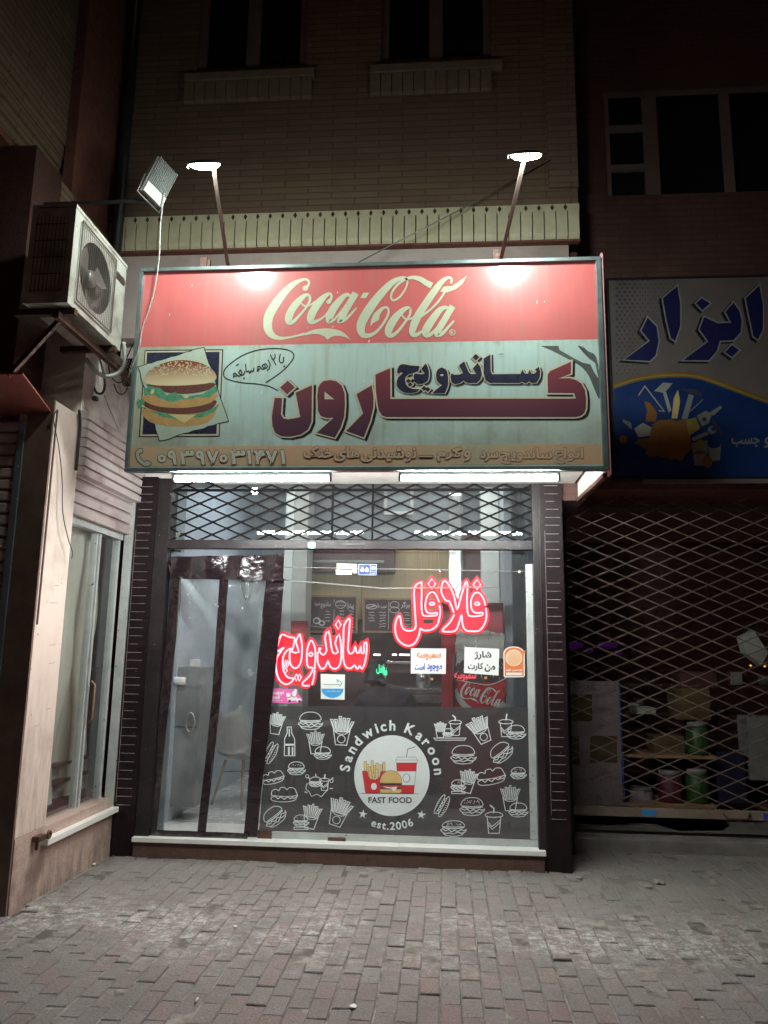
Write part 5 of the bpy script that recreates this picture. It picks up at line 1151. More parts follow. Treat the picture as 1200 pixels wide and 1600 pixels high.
ne1 = [(sin1, True), (dal1, True), (vav1, False), (vav2, False), (ye1, False), (ye2, False), (che1, False), (dia(775, 120, 32, 55, u), True), (u([(455, 445), (478, 470), (455, 492), (432, 470)], 2, True), True)]
for x_, y_ in ((155, 580), (180, 580), (155, 660), (285, 740), (322, 740)): ne1.append((dia(x_, y_, 22, 40, u), True))
neon('neon_sign', 'lower left red neon word glowing in the window, just right of the door curtain', ne1, [(sin1, ()), (dal1, ()), (vav1 + vav2[::-1], ()), (ye1 + ye2[::-1][:1], ()), (che1, ())], (505, 1025))
v = lambda p, n=3, cl=False: spline(T(605, 895, 7.0588, p), n, cl)
lam = v([(380, 100), (300, 165), (305, 400), (315, 580), (290, 630), (220, 640), (165, 600), (145, 500), (130, 475), (95, 540), (90, 650), (130, 750), (220, 805), (300, 780), (350, 690), (365, 615), (400, 635), (480, 630), (550, 580), (575, 500), (585, 430), (575, 360)], 3)
fe1 = v([(572, 325), (540, 245), (495, 210), (440, 260), (420, 360), (435, 430), (490, 450), (545, 440), (540, 470), (440, 475), (390, 460), (378, 350), (380, 250), (380, 100)], 3)
la1 = v([(735, 440), (710, 370), (680, 310), (650, 310), (600, 225), (605, 130), (635, 90), (690, 150), (740, 270), (770, 405), (815, 260), (865, 105), (885, 130), (880, 300), (890, 450), (930, 480), (1040, 470), (1050, 440), (980, 445), (930, 400), (925, 300), (960, 230), (1010, 220), (1060, 280), (1083, 360)], 3)
la2 = v([(740, 460), (690, 550), (610, 630), (640, 650), (750, 640), (790, 560), (820, 465), (830, 560), (860, 630), (930, 645), (1020, 635), (1075, 560), (1095, 480), (1088, 390)], 3)
ne2 = [(lam, False), (fe1, False), (la1, False), (la2, False), (dia(492, 122, 42, 55, v), True), (dia(990, 130, 42, 55, v), True), (v([(465, 345), (490, 325), (525, 340), (495, 358)], 2, True), True), (v([(965, 345), (990, 322), (1020, 345), (990, 360)], 2, True), True)]
f1 = lam + fe1; f2 = la1 + la2[::-1]
neon('neon_sign', 'upper right red neon word glowing in the window, above the two paper notices', ne2, [(lam + v([(572, 325), (500, 560), (400, 560), (378, 350)], 1), ()), (f2, ())], (690, 960))

# ================================================================== DOOR CURTAIN
YC = -.015
dcur = thing('door_curtain', 'clear plastic door curtain edged in shiny black vinyl, hung in the left doorway', 'curtain', at(320, 1308, YC))
def sheet(quad, mat, name, Y, nu=10, nv=40, amp=.012, seed=1, par=dcur):
    """hanging soft sheet: px quad top-left, top-right, bottom-right, bottom-left (sides may be polylines)"""
    L_, R_ = quad; m = MB(); m.smooth = True; vs = []
    def lerpl(Pl, t):
        k = t * (len(Pl) - 1); i = min(int(k), len(Pl) - 2); f = k - i; return (Pl[i][0] + (Pl[i + 1][0] - Pl[i][0]) * f, Pl[i][1] + (Pl[i + 1][1] - Pl[i][1]) * f)
    for j in range(nv + 1):
        a, b = lerpl(L_, j / nv), lerpl(R_, j / nv)
        for i in range(nu + 1):
            t = i / nu; p = at(a[0] + (b[0] - a[0]) * t, a[1] + (b[1] - a[1]) * t, Y)
            p.y += amp * (math.sin(p.x * 21 + seed + 1.3 * math.sin(p.z * 3.1 + seed)) * .6 + math.sin(p.z * 9 + p.x * 7 + seed * 2) * .4); vs.append(p)
    m.add(vs, [(j * (nu + 1) + i, (j + 1) * (nu + 1) + i, (j + 1) * (nu + 1) + i + 1, j * (nu + 1) + i + 1) for j in range(nv) for i in range(nu)])
    return m.obj(name, mat, par)
sheet(([(264, 870), (268, 880), (268, 904)], [(445, 866), (443, 888), (442, 908)]), K['vinyl'], 'top_band', YC - .02, 70, 12, .022, 2)
sheet(([(262, 880), (268, 902), (264, 950), (250, 1100), (237, 1300)], [(284, 900), (281, 920), (276, 990), (262, 1120), (245, 1302)]), K['vinyl'], 'left_edge', YC - .006, 4, 50, .008, 3)
sheet(([(343, 900), (331, 1090), (308, 1302)], [(357, 900), (345, 1090), (321, 1304)]), K['vinyl'], 'middle_strip', YC - .008, 3, 50, .007, 4)
sheet(([(416, 904), (408, 980), (396, 1120), (386, 1250), (380, 1308)], [(444, 904), (438, 980), (422, 1120), (408, 1240), (402, 1308)]), K['vinyl'], 'right_edge', YC - .006, 5, 50, .009, 5)
sheet(([(234, 1296), (232, 1307)], [(388, 1302), (386, 1314)]), K['vinyl'], 'bottom_hem', YC - .014, 30, 3, .006, 6)
sheet(([(282, 900), (275, 990), (262, 1120), (242, 1302)], [(345, 902), (332, 1090), (309, 1304)]), K['pvc'], 'clear_panel', YC, 30, 90, .02, 7)
sheet(([(355, 902), (343, 1090), (319, 1304)], [(418, 904), (396, 1120), (381, 1308)]), K['pvc'], 'clear_panel', YC + .001, 30, 90, .02, 9)
m = MB(); c = at(297, 1129, YC - .02); m.tube([c + V((.035 * math.cos(t), 0, .075 * math.sin(t))) for t in [i * math.pi / 10 for i in range(20)]], .008, 8, True); m.obj('pull_ring', K['lampbody'], dcur)

# ================================================================== INSIDE THE SHOP
FZ = .15
# unseen ceiling panels added above the view to brighten the room
for i, (x, y, l) in enumerate(((-1.5, 1.3, 'unseen ceiling panel added to light the door side of the shop'), (0.0, 1.9, 'unseen ceiling panel added to light the fridge side of the shop'))):
    o = thing('added_ceiling_light', l, 'added ceiling light', (x, y, 3.86), 'added ceiling panels in the shop')
    m = MB(); m.box((x - .3, y - .3, 3.862), (x + .3, y + .3, 3.899)); m.obj('frame', K['whitepaint'], o)
    m = MB(); m.box((x - .27, y - .27, 3.85), (x + .27, y + .27, 3.8615)); m.obj('diffuser', K['roomlit'], o)
c = at(398, 767, 1.0); o = thing('ceiling_bulb', 'bright bare bulb behind the lattice grille, upper left', 'bulb', c)
m = MB(); m.lathe([(.0001, -.035), (.02, -.03), (.033, -.008), (.03, .015), (.014, .04)], c, 16); m.obj('bulb', K['bulblit'], o)
m = MB(); m.lathe([(.015, .04), (.018, .045), (.018, .09), (.0001, .09)], c, 12); m.tube([c + V((0, 0, .09)), V((c.x, c.y, 3.9))], .004, 5); m.obj('socket', K['whitepaint'], o)
def simple(name, mb, mat, label, cat, group=None): return tag(mb.obj(name, mat), label, cat, group)
# dark hood box at the back, duct, pipes
o = thing('wall_unit', 'long dark unit hung on the ribbed panelling above the menu boards', 'hood', at(548, 895, 3.0))
pxbox(480, 845, 616, 893, 3.0, .26, .015).obj('body', K['kitchen'], o); pxbox(480, 875, 600, 879, 2.99, .008).obj('trim', K['lampbody'], o)
simple('steel_duct', pxbox(701, 770, 724, 962, 2.6, .25, .03), K['steel'], 'vertical shiny steel duct behind the falafel sign', 'duct')
simple('dark_cabinet', pxbox(724, 830, 752, 960, 2.7, .3, .01), K['kitchen'], 'dark red tall panel between the steel duct and the white column', 'panel')
simple('wall_screen', pxbox(603, 762, 643, 803, 3.0, .05, .005), K['roomdark'], 'small grey framed box high on the back wall behind the lattice', 'screen')
m = pxbox(600, 760, 646, 765, 2.99, .03); pxbox(600, 799, 646, 804, 2.99, .03, mb=m); pxbox(600, 765.3, 605, 798.7, 2.99, .03, mb=m); pxbox(641, 765.3, 646, 798.7, 2.99, .03, mb=m); simple('screen_frame', m, K['whitepaint'], 'white square frame around the small grey box high on the back wall', 'frame')
# menu boards with chalk
def board(x0, y0, x1, y1, label, words, dr):
    Y = 3.1; o = thing('menu_board', label, 'menu board', at((x0 + x1) / 2, y1, Y), 'chalk menu boards')
    pxbox(x0 + 3, y0 + 3, x1 - 3, y1 - 3, Y, .02).obj('slate', K['board'], o)
    m = pxbox(x0, y0, x1, y0 + 3, Y - .01, .03); pxbox(x0, y1 - 3, x1, y1, Y - .01, .03, mb=m); pxbox(x0, y0 + 3.1, x0 + 3, y1 - 3.1, Y - .01, .03, mb=m); pxbox(x1 - 3, y0 + 3.1, x1, y1 - 3.1, Y - .01, .03, mb=m); m.obj('wood_frame', K['wood'], o)
    a = Art(Y - .002, .00003)
    for w_, q in words: a.text(ar(w_), q, 'chalk', .01)
    dr(a); a.obj('chalk_writing', o)
def cb1(a):
    a.stroke([(522, 936), (522, 941)], .7, 'chalk'); a.stroke([(522, 952), (521.5, 981)], .7, 'chalk'); a.stroke([(486, 945), (485, 978), (521, 982)], .7, 'chalk')
    a.ring(532, 944.5, 8, .8, 'chalk', 6); [a.stroke([(526 + 3 * k, 939), (528 + 3 * k, 942)], .8, 'chalk') for k in range(4)]; a.stroke([(525, 946), (539, 946)], .7, 'chalk')
    a.disc(495, 970, 6, 5.5, 'chalk', 14); a.disc(494.5, 970, 4, 3, 'board', 12); a.disc(503, 973.5, 5, 4.5, 'chalk', 14); a.disc(503, 973.5, 3, 2.6, 'board', 12)
    r = random.Random(6)
    for x0, n in ((507, 4), (529, 5), (544, 7)):
        for k in range(n): y = 955 + k * 5; a.stroke([(x0 + r.uniform(0, 2) + i * 1.6, y + r.uniform(-1, 1)) for i in range(6)], .8, 'chalk')
board(482, 930, 559, 989, 'framed dark menu board with a chalk roll and pie, left of the two', [('ساندویچ', (501, 940, 517, 951)), ('سرد', (491, 941, 500, 948)), ('پیتزا', (542, 941, 553, 953))], cb1)
def cb2(a):
    a.stroke([(607.5, 940), (607, 984)], .7, 'chalk'); a.ring(580.5, 948, 8, 1.1, 'chalk', 3.6); a.stroke([(574, 950), (587, 946)], 1.6, 'chalk'); a.ring(616.5, 945, 7, .8, 'chalk', 5); a.ring(616.5, 953, 7.5, .8, 'chalk', 4.5)
    r = random.Random(9)
    for x0, n in ((575, 4), (592, 6), (617, 3), (630, 7)):
        for k in range(n): y = 957 + k * 4.4; a.stroke([(x0 + r.uniform(0, 2) + i * 1.9, y + r.uniform(-1, 1)) for i in range(6)], .8, 'chalk')
board(567, 934, 645, 989, 'framed dark menu board with chalk burger drawings, right of the two', [('سیب ها', (590, 942, 604, 952)), ('برگر', (626, 940, 640, 951))], cb2)
# red fridge with drink artwork
fx0, fx1 = at(690, 1000, 1.4).x, at(788, 1000, 1.4).x; fz = at(740, 941, 1.4).z
fr = thing('drinks_fridge', 'tall red drinks fridge with a bottle-drink picture behind the right window notices', 'fridge', ((fx0 + fx1) / 2, 1.7, FZ))
m = MB(); m.cbox((fx0, 1.42, FZ), (fx1, 2.0, fz), .02); m.obj('cabinet', K['coolred'], fr)
m = MB(); m.cbox((fx0 + .09, 1.385, FZ + .1), (fx1 - .01, 1.418, fz - .02), .012); m.obj('door', K['coolred'], fr)
m = MB(); m.tube([(fx0 + .12, 1.35, 1.1), (fx0 + .12, 1.35, 1.6)], .01); m.obj('door_handle', K['black'], fr)
W_ = Art(1.383, .00005)
W_.poly(rag([(712, 985), (722, 975), (740, 990), (760, 985), (787, 990), (787, 1045), (778, 1060), (712, 1060)], 1.6, 7, 3), 'columng'); W_.poly(rag([(712, 1040), (724, 1030), (735, 1040), (758, 1022), (788, 1030), (788, 1064), (712, 1070)], 2, 5, 6), 'board')
for k in range(60):
    x, y = random.uniform(714, 786), random.uniform(984, 1062); W_.stroke([(x, y), (x + random.uniform(-4, 5), y + random.uniform(2, 8))], random.uniform(.5, 1.5), random.choice(('chalk', 'columng', 'coolred', 'whitevinyl')), up=False)
W_.L += 1
W_.stroke([(712, 1076), (722, 1098), (742, 1112), (770, 1112), (789, 1098)], 9, 'columng', sm=4)
W_.poly(spline([(713, 1062), (740, 1067), (765, 1070), (790, 1060)], 4) + spline([(790, 1085), (775, 1104), (750, 1108), (728, 1098), (715, 1080)], 4), 'red')
W_.stroke([(713, 1062), (740, 1067), (765, 1070), (790, 1060)], 1.2, 'columnw', sm=4)
# small script mark, the same word as on the sign
def small(fn, pts, k='columnw'): W_.stroke([(717.5 + (x - 411) * .2165 + 0 * y, 1061.5 + (x - 411) * .058 + (y - 432) * .30, 0) if False else (719 + (x - 411) * .212, 1060.5 + (x - 411) * .062 + (y - 432) * .30, max(.7, w_ * .24)) for x, y, w_ in T(*fn, pts)], 1, k, sm=3)
A1, A2 = (400, 420, 7.5), (550, 420, 6.6667)
small(A1, [(572, 232, 40), (602, 205, 34), (622, 165, 26), (600, 128, 26), (545, 128, 34), (450, 172, 62), (345, 265, 84), (238, 400, 104), (160, 530, 108), (136, 640, 103), (152, 730, 92), (205, 790, 66), (285, 815, 42), (480, 785, 30), (700, 735, 50), (850, 745, 90), (960, 755, 50), (1110, 835, 15)])
small(A1, [(625, 320, 30), (560, 322, 52), (480, 400, 80), (410, 500, 88), (382, 580, 88), (392, 628, 60), (520, 535, 28), (590, 450, 26), (632, 370, 28), (625, 315, 32)])
small(A1, [(850, 392, 48), (882, 305, 28), (840, 298, 42), (760, 370, 80), (680, 480, 92), (640, 575, 88), (655, 622, 58), (730, 605, 30), (850, 500, 26)])
small(A1, [(1105, 320, 30), (1010, 340, 66), (920, 450, 88), (865, 550, 92), (855, 612, 60), (910, 600, 30), (1070, 400, 22)]); small(A1, [(1168, 285, 80), (1090, 420, 76), (1010, 560, 74), (975, 615, 50), (1100, 545, 28)])
small(A2, [(566, 92, 22), (500, 100, 40), (410, 150, 62), (300, 262, 82), (190, 405, 94), (108, 545, 94), (92, 630, 86), (120, 690, 60), (190, 692, 42), (330, 565, 26), (378, 470, 24), (340, 402, 24), (250, 470, 50)])
small(A2, [(556, 96, 20), (560, 200, 18), (440, 328, 22), (420, 240, 22), (550, 112, 28), (630, 90, 36), (710, 108, 52), (832, 176, 66)])
small(A2, [(608, 420, 26), (540, 425, 50), (460, 500, 74), (395, 600, 84), (378, 670, 70), (475, 655, 32), (602, 480, 24)])
small(A2, [(1030, 155, 20), (1005, 92, 28), (940, 130, 52), (860, 230, 70), (690, 485, 80), (640, 600, 78), (628, 670, 62), (730, 650, 26)])
small(A2, [(1000, 415, 24), (915, 430, 60), (840, 525, 78), (775, 630, 84), (765, 685, 56), (965, 490, 20)]); small(A2, [(1048, 388, 64), (900, 640, 68), (888, 690, 48), (1064, 540, 20)])
W_.obj('door_picture', fr)
# counter, steel display, bottle, glowing words and strips added for reflections
o = thing('counter', 'service counter with stainless shelf in the middle of the shop', 'counter', (.0, 2.2, FZ))
m = pxbox(600, 1090, 700, 1190, 2.05, .5, .01); m.obj('front', K['kitchen'], o)
m = pxbox(588, 1076, 704, 1082, 1.98, .6, .004); m.obj('worktop', K['steel'], o)
pxbox(636, 1086, 694, 1098, 2.0, .02, .003).obj('drawer_front', K['steel'], o)
pxbox(604, 1034, 708, 1038, 2.5, .3, .003).obj('rear_shelf', K['steel'], o)
o = thing('soap_bottle', 'white pump bottle with a lilac collar beside the small green reflection', 'bottle', at(597, 1098, 1.8))
c = at(598, 1040, 1.8); m = MB(); zb_ = at(597, 1076, 1.8).z; m.lathe([(.0001, 0), (.035, 0), (.036, .16), (.02, .2), (.014, .22)], (c.x, 1.8, zb_), 16); m.obj('body', K['paper'], o)
m = MB(); m.lathe([(.016, .221), (.016, .25), (.005, .25), (.005, .28), (.0001, .28)], (c.x, 1.8, zb_), 12); m.bar((c.x, 1.8, zb_ + .275), (c.x - .05, 1.8, zb_ + .27), .012); m.obj('pump', K['paper'], o)
def reflection_word(name, x0, y0, x1, y1, mat, label, word, slant):  # glowing word put inside in place of a reflected street sign
    a = Art(.9, .0004); 
    vs, fs = glyphs(ar(word), .02); A0 = min(p[0] for p in vs); B0 = max(p[0] for p in vs); C0 = min(p[1] for p in vs); D0 = max(p[1] for p in vs)
    a.mat(mat); a.L += 1; a.mb.add([a.P((x0 + (p[0] - A0) / (B0 - A0) * (x1 - x0), y1 - (p[1] - C0) / (D0 - C0) * (y1 - y0) + slant * ((p[0] - A0) / (B0 - A0) - .5))) for p in vs], fs)
    o = a.obj(name); tag(o, label, 'sign reflection'); return o
K['reflg'] = K['reflg']
reflection_word('sign_reflection', 588, 1040, 605, 1056, 'reflg', 'green reflection of an unseen sign, added as a glowing word near the pump bottle', 'فلافل', 8)
reflection_word('sign_reflection', 710, 1051, 744, 1064, 'reflr', 'red reflection of an unseen sign, added as a glowing word just above the fridge script', 'سمبوسه', 0)
for i, (xa_, xb_) in enumerate(((584, 594), (613, 620), (624, 640), (690, 722))):  # glowing strips added where only reflections show
    m = MB(); p, q = at(xa_, 1023, 2.3), at(xb_, 1023, 2.3); m.tube([p, V((q.x, 2.3, p.z))], .009, 8)
    tag(m.obj('reflection_strip', K['reflw']), ('short glowing strip added for a reflection just right of the left neon word', 'tiny glowing strip added for a reflection, second of the row over the counter', 'glowing strip added for a reflection just left of the orange and blue notice', 'glowing strip added for a reflection just left of the black-lettered notice')[i], 'light strip', 'reflection strips over the counter')
for i, (x, y) in enumerate(((759, 1059), (675, 1061))):
    c = at(x, y, 1.35 if i == 0 else 2.2); m = MB(); m.lathe([(.0001, -.014), (.012, -.008), (.014, 0), (.01, .01), (.0001, .014)], c, 12); tag(m.obj('warm_lamp', K['amber']), ('small warm lamp point in front of the fridge artwork', 'small warm lamp point over the steel counter')[i], 'lamp', 'warm lamp points')
m = MB(); P_ = [at(x, y, 1.9) for x, y in ((648, 1054), (674, 1054), (672, 1076), (650, 1076))]; c = at(661, 1076, 2.2)
m.lathe([(.05, 0), (.08, .04), (.085, .12), (.07, .17), (.03, .19), (.0001, .19)], (c.x, 2.2, c.z), 20); tag(m.obj('steel_pot', K['steel']), 'dented steel pot on the counter below the orange and blue notice', 'pot')
simple('red_menu_card', pxbox(454, 970, 480, 1020, 1.9, .02, .003), K['coolred'], 'red card panel beside the grey column, above the left neon word', 'card')
simple('wall_picture', pxbox(481, 992, 527, 1012, 3.15, .03, .004), K['whitepaint'], 'pale framed strip behind the left neon word', 'frame')
# counters and furniture behind the curtain
K['roomgrey2'] = pm('grey_cabinet_paint', (.16, .17, .18), (.12, .13, .14), 4, .4)
o = thing('metal_cabinet', 'grey metal cabinet standing behind the curtain at the left wall', 'cabinet', at(288, 1260, .5))
pxbox(266, 1042, 309, 1262, .5, .4, .012).obj('body', K['roomgrey2'], o); pxbox(268, 1135, 307, 1137, .496, .003).obj('drawer_gap', K['black'], o)
c = at(276, 1064, .46); m = MB(); m.lathe([(.0001, -.08), (.036, -.08), (.036, .08), (.0001, .08)], (0, 0, 0), 20, Matrix.Rotation(R(90), 4, 'Y')); m.v = [p + c for p in m.v]; tag(m.obj('paper_roll', K['paper']), 'white paper roll on the front of the grey cabinet', 'paper roll')
m = pxbox(296, 1030, 308, 1041.5, .6, .1, .01); tag(m.obj('white_box', K['paper']), 'small white box on top of the grey cabinet', 'box')
c = at(391, 1047, 2.2); m = MB(); m.prism([at(x, y, 2.2) for x, y in ((387, 1046), (392, 1045), (393, 1050), (397, 1050), (393, 1057), (388, 1056))], (0, .01, 0)); tag(m.obj('wall_hook', K['whitepaint']), 'small white hook on the grey wall seen through the curtain', 'hook')
m = MB()
for i in range(5): m.tube([V(p) for p in spline([tuple(at(386 + dx * (3 + i), yy, 1.8 + .02 * i)) for dx, yy in ((0, 870), (-1.2, 905), (-.8, 930), (0, 938), (.8, 930), (1.3, 905), (.3, 870))], 4)], .006, 5)
tag(m.obj('hanging_coil', K['blackwire']), 'coil of dark cable hanging behind the top of the curtain', 'cable')
simple('left_wall_panel', pxbox(262, 1000, 345, 1300, 3.0, .05), K['room'], 'pale panel at the far left corner of the shop', 'panel')
# shell chairs with wooden legs
K['chairgrey'] = pm('grey_moulded_plastic', (.17, .155, .155), (.13, .12, .12), 6, .5)
def chair(x, y, rz, label):
    o = thing('shell_chair', label, 'chair', (x, y, FZ), 'shell chairs in the shop'); M = Matrix.Translation((x, y, FZ)) @ Matrix.Rotation(R(rz), 4, 'Z')
    m = MB(); m.smooth = True; vs = []; n, k = 14, 14
    for i in range(n + 1):
        s_ = i / n                                           # 0 seat front .. 1 top of the back
        if s_ < .5: yy, zz, hw = -.22 + s_ * .8, .45 - .03 * math.sin(s_ * 6.28) , .22
        else: t = (s_ - .5) * 2; yy, zz, hw = .18 + .1 * t, .44 + .06 * t + .34 * t ** 1.1, .23 - .07 * t * t
        for j in range(k + 1): u_ = j / k * 2 - 1; vs.append(M @ V((u_ * hw, yy - .05 * (u_ ** 2) * (s_ > .45), zz + .07 * abs(u_) ** 3)))
    m.add(vs, [(i * (k + 1) + j, i * (k + 1) + j + 1, (i + 1) * (k + 1) + j + 1, (i + 1) * (k + 1) + j) for i in range(n) for j in range(k)]); s = m.obj('shell', K['chairgrey'], o)
    md = s.modifiers.new('thick', 'SOLIDIFY'); md.thickness = .008
    for sx in (-1, 1):
        for sy in (-1, 1): m = MB(); m.tube([M @ V((sx * .12, sy * .12, .41)), M @ V((sx * .2, sy * .2, 0))], [.015, .01], 8); m.obj('leg', K['wood'], o)
    m = MB()
    for a_, b_2 in (((-.14, -.14), (.14, .14)), ((-.14, .14), (.14, -.14))): m.tube([M @ V((*a_, .3)), M @ V((*b_2, .305))], .004, 6)
    m.obj('cross_brace', K['blackwire'], o)
c = at(380, 1255, 1.3); chair(at(378, 1245, 1.35).x, 1.35, 60, 'grey shell chair with wooden legs seen through the curtain')
chair(at(545, 1250, 1.9).x, 1.9, -120, 'grey shell chair dimly seen behind the fries drawings left of the logo')
o = thing('round_table', 'small round table dimly seen behind the left part of the film', 'table', (at(470, 1250, 1.7).x, 1.7, FZ)); c = V((at(470, 1250, 1.7).x, 1.7, FZ))
m = MB(); m.lathe([(.0001, .72), (.33, .72), (.335, .73), (.33, .745), (.0001, .745)], c, 32); m.obj('tabletop', K['columnw'], o)
for k in range(3): m = MB(); t = k * 2.09; m.tube([c + V((.05 * math.cos(t), .05 * math.sin(t), .715)), c + V((.25 * math.cos(t), .25 * math.sin(t), 0))], .013, 8); m.obj('leg', K['wood'], o)

# ---- person seated at the counter, back to the window
def skinned(name, nodes, edges, mat, parent=None, root=0, sub=2):
    me = bpy.data.meshes.new(name); me.from_pydata([n[0] for n in nodes], edges, []); me.update(); ob = bpy.data.objects.new(name, me); COL.objects.link(ob); me.materials.append(mat)
    sk = ob.modifiers.new('skin', 'SKIN'); sk.use_smooth_shade = True
    for i, n in enumerate(nodes):
        d_ = me.skin_vertices[0].data[i]; d_.radius = n[1] if isinstance(n[1], tuple) else (n[1], n[1]); d_.use_root = (i == root)
    sb = ob.modifiers.new('sub', 'SUBSURF'); sb.levels = sb.render_levels = sub
    dg = bpy.context.evaluated_depsgraph_get(); bpy.context.view_layer.update(); dg.update()
    m2 = bpy.data.meshes.new_from_object(ob.evaluated_get(dg)); ob.modifiers.clear(); ob.data = m2; ob.data.materials.clear(); ob.data.materials.append(mat)
    for p in m2.polygons: p.use_smooth = True
    if parent: ob.parent = parent
    return ob
px_ = at(606, 1080, .95).x
pr = thing('person', 'person in a dark hooded top, head bowed, seated inside below the green word', 'person', (px_, .95, FZ))
# local frame: x right, y into the shop (facing), z up from floor; head leans to the left of the picture
nodes = [((0, 0, .52), .12), ((0, .0, .68), .11), ((-.02, .03, .88), .11), ((-.05, .08, 1.02), .08), ((-.10, .14, 1.13), .055), ((-.14, .19, 1.2), .075), ((-.16, .22, 1.28), .09), ((-.155, .21, 1.36), .055),
         ((.19, .05, 1.03), .06), ((.27, .1, .82), .047), ((.12, .34, .80), .036), ((.06, .39, .80), .028),
         ((-.26, .1, 1.0), .06), ((-.33, .16, .8), .047), ((-.2, .36, .84), .036), ((-.14, .41, .86), .028),
         ((.11, .04, .5), .09), ((.14, .42, .5), .065), ((.15, .45, .12), .042), ((.15, .36, .04), .036), ((.15, .5, .03), .03),
         ((-.11, .04, .5), .09), ((-.14, .42, .5), .065), ((-.15, .45, .12), .042), ((-.15, .36, .04), .036), ((-.15, .5, .03), .03)]
edges = [(0, 1), (1, 2), (2, 3), (3, 4), (4, 5), (5, 6), (6, 7), (3, 8), (8, 9), (9, 10), (10, 11), (3, 12), (12, 13), (13, 14), (14, 15), (0, 16), (16, 17), (17, 18), (18, 19), (19, 20), (0, 21), (21, 22), (22, 23), (23, 24), (24, 25)]
for base, sx in ((11, 1), (15, -1)):
    b0 = V(nodes[base][0])
    for f, (ox, L_) in enumerate(((-.026, .062), (-.009, .072), (.009, .068), (.026, .055))):
        i0 = len(nodes); nodes += [(tuple(b0 + V((ox, .035, .0))), .0095), (tuple(b0 + V((ox, .035 + L_ * .5, -.008))), .0085), (tuple(b0 + V((ox, .035 + L_, -.028))), .0075)]; edges += [(base, i0), (i0, i0 + 1), (i0 + 1, i0 + 2)]
    i0 = len(nodes); nodes += [(tuple(b0 + V((-.035 * sx, .01, .0))), .011), (tuple(b0 + V((-.045 * sx, .045, -.01))), .009)]; edges += [(base, i0), (i0, i0 + 1)]
skinned('body', nodes, edges, K['skin'], pr)
grow = lambda i, k=1.16, a=.012: (nodes[i][0], nodes[i][1] * k + a)
tn = [((0, 0, .52), .17), ((0, 0, .68), .165), ((-.02, .03, .88), .185), ((-.05, .08, 1.03), .185), ((-.09, .1, 1.13), .115), ((-.12, .1, 1.2), .085), ((.17, .04, 1.02), .1), grow(9, 1.3), grow(10), ((-.24, .09, 1.0), .1), grow(13, 1.3), grow(14)]
skinned('hooded_top', tn, [(0, 1), (1, 2), (2, 3), (3, 4), (4, 5), (3, 6), (6, 7), (7, 8), (3, 9), (9, 10), (10, 11)], K['hoodie'], pr)
skinned('trousers', [((0, 0, .5), .16)] + [grow(i, 1.1, .012) for i in (16, 17, 18, 21, 22, 23)], [(0, 1), (1, 2), (2, 3), (0, 4), (4, 5), (5, 6)], K['jeans'], pr)
skinned('hair', [((-.15, .175, 1.27), .088), ((-.155, .19, 1.33), .085), ((-.16, .215, 1.38), .05), ((-.145, .165, 1.22), .06)], [(0, 1), (1, 2), (0, 3)], K['hair'], pr)
o = thing('stool', 'round stool under the seated person', 'stool', (px_, .95, FZ))
m = MB(); m.lathe([(.0001, .34), (.17, .34), (.18, .355), (.17, .375), (.0001, .375)], (px_, .95, FZ), 28); m.obj('seat', K['wood'], o)
for k in range(4): m = MB(); t = k * 1.571 + .785; m.tube([(px_ + .1 * math.cos(t), .95 + .1 * math.sin(t), FZ + .338), (px_ + .17 * math.cos(t), .95 + .17 * math.sin(t), FZ)], .012, 8); m.obj('leg', K['lampbody'], o)

# ================================================================== RIGHT-HAND SHOP
YR = .3
rs_x0 = at(957, 600, YR).x; rz1 = at(1050, 436, YR).z; rz0 = at(1050, 746, YR).z
hs = thing('hardware_sign', 'dim sign with navy Persian word over a heap of tools on blue', 'sign', (rs_x0 + 1.3, YR, rz0))
m = MB(); m.box((rs_x0, YR, rz0), (rs_x0 + 2.6, YR + .1, rz1)); m.obj('panel', pm('grey_print_panel', (.19, .16, .15), (.14, .115, .11), 2, .55), hs)
m = MB(); m.box((rs_x0 - .02, YR - .012, rz1 + .001), (rs_x0 + 2.6, YR + .1, rz1 + .02)); m.box((rs_x0 - .02, YR - .012, rz0 - .02), (rs_x0 + 2.6, YR + .1, rz0 - .001)); m.box((rs_x0 - .02, YR - .012, rz0), (rs_x0 - .001, YR + .1, rz1)); m.obj('frame', K['black'], hs)
K['halftone'] = pm('halftone_dot_print', (.05, .05, .09), (.07, .06, .1), 5, .5); K['signblue'] = pm('deep_blue_print', (.01, .045, .19), (.008, .03, .14), 1.6, .45); K['signnavy'] = pm('navy_word_print', (.012, .012, .08), (.015, .015, .1), 4, .45)
K['gold'] = pm('gold_band_print', (.3, .16, .03), (.25, .12, .03), 4, .45); K['toolorange'] = pm('tool_bag_print', (.3, .13, .03), (.24, .1, .03), 6, .5); K['toolyellow'] = pm('yellow_print', (.36, .3, .07), (.3, .25, .06), 6, .5)
K['posterpaper'] = pm('mauve_poster_paper', (.24, .195, .2), (.19, .15, .155), 5, .6)
K['greenjar'] = pm('green_jar', (.028, .075, .01), (.02, .05, .008), 8, .5); K['pinkjar'] = pm('pink_jar', (.1, .016, .03), (.07, .012, .02), 8, .5); K['yelbag'] = pm('ochre_sack', (.12, .08, .03), (.08, .055, .02), 5, .8)
K['dimblue'] = pm('dim_blue_crate', (.008, .01, .035), (.006, .008, .025), 5, .6); K['dimwhite'] = pm('dim_white_carton', (.22, .22, .21), (.15, .15, .14), 9, .7)
K['dullwhite'] = pm('dull_white_print', (.3, .305, .29), (.24, .245, .23), 6, .5)
Z = Art(YR - .001, .00005); r4 = lambda p: T(930, 420, 4.4444, p)
XE = 2400
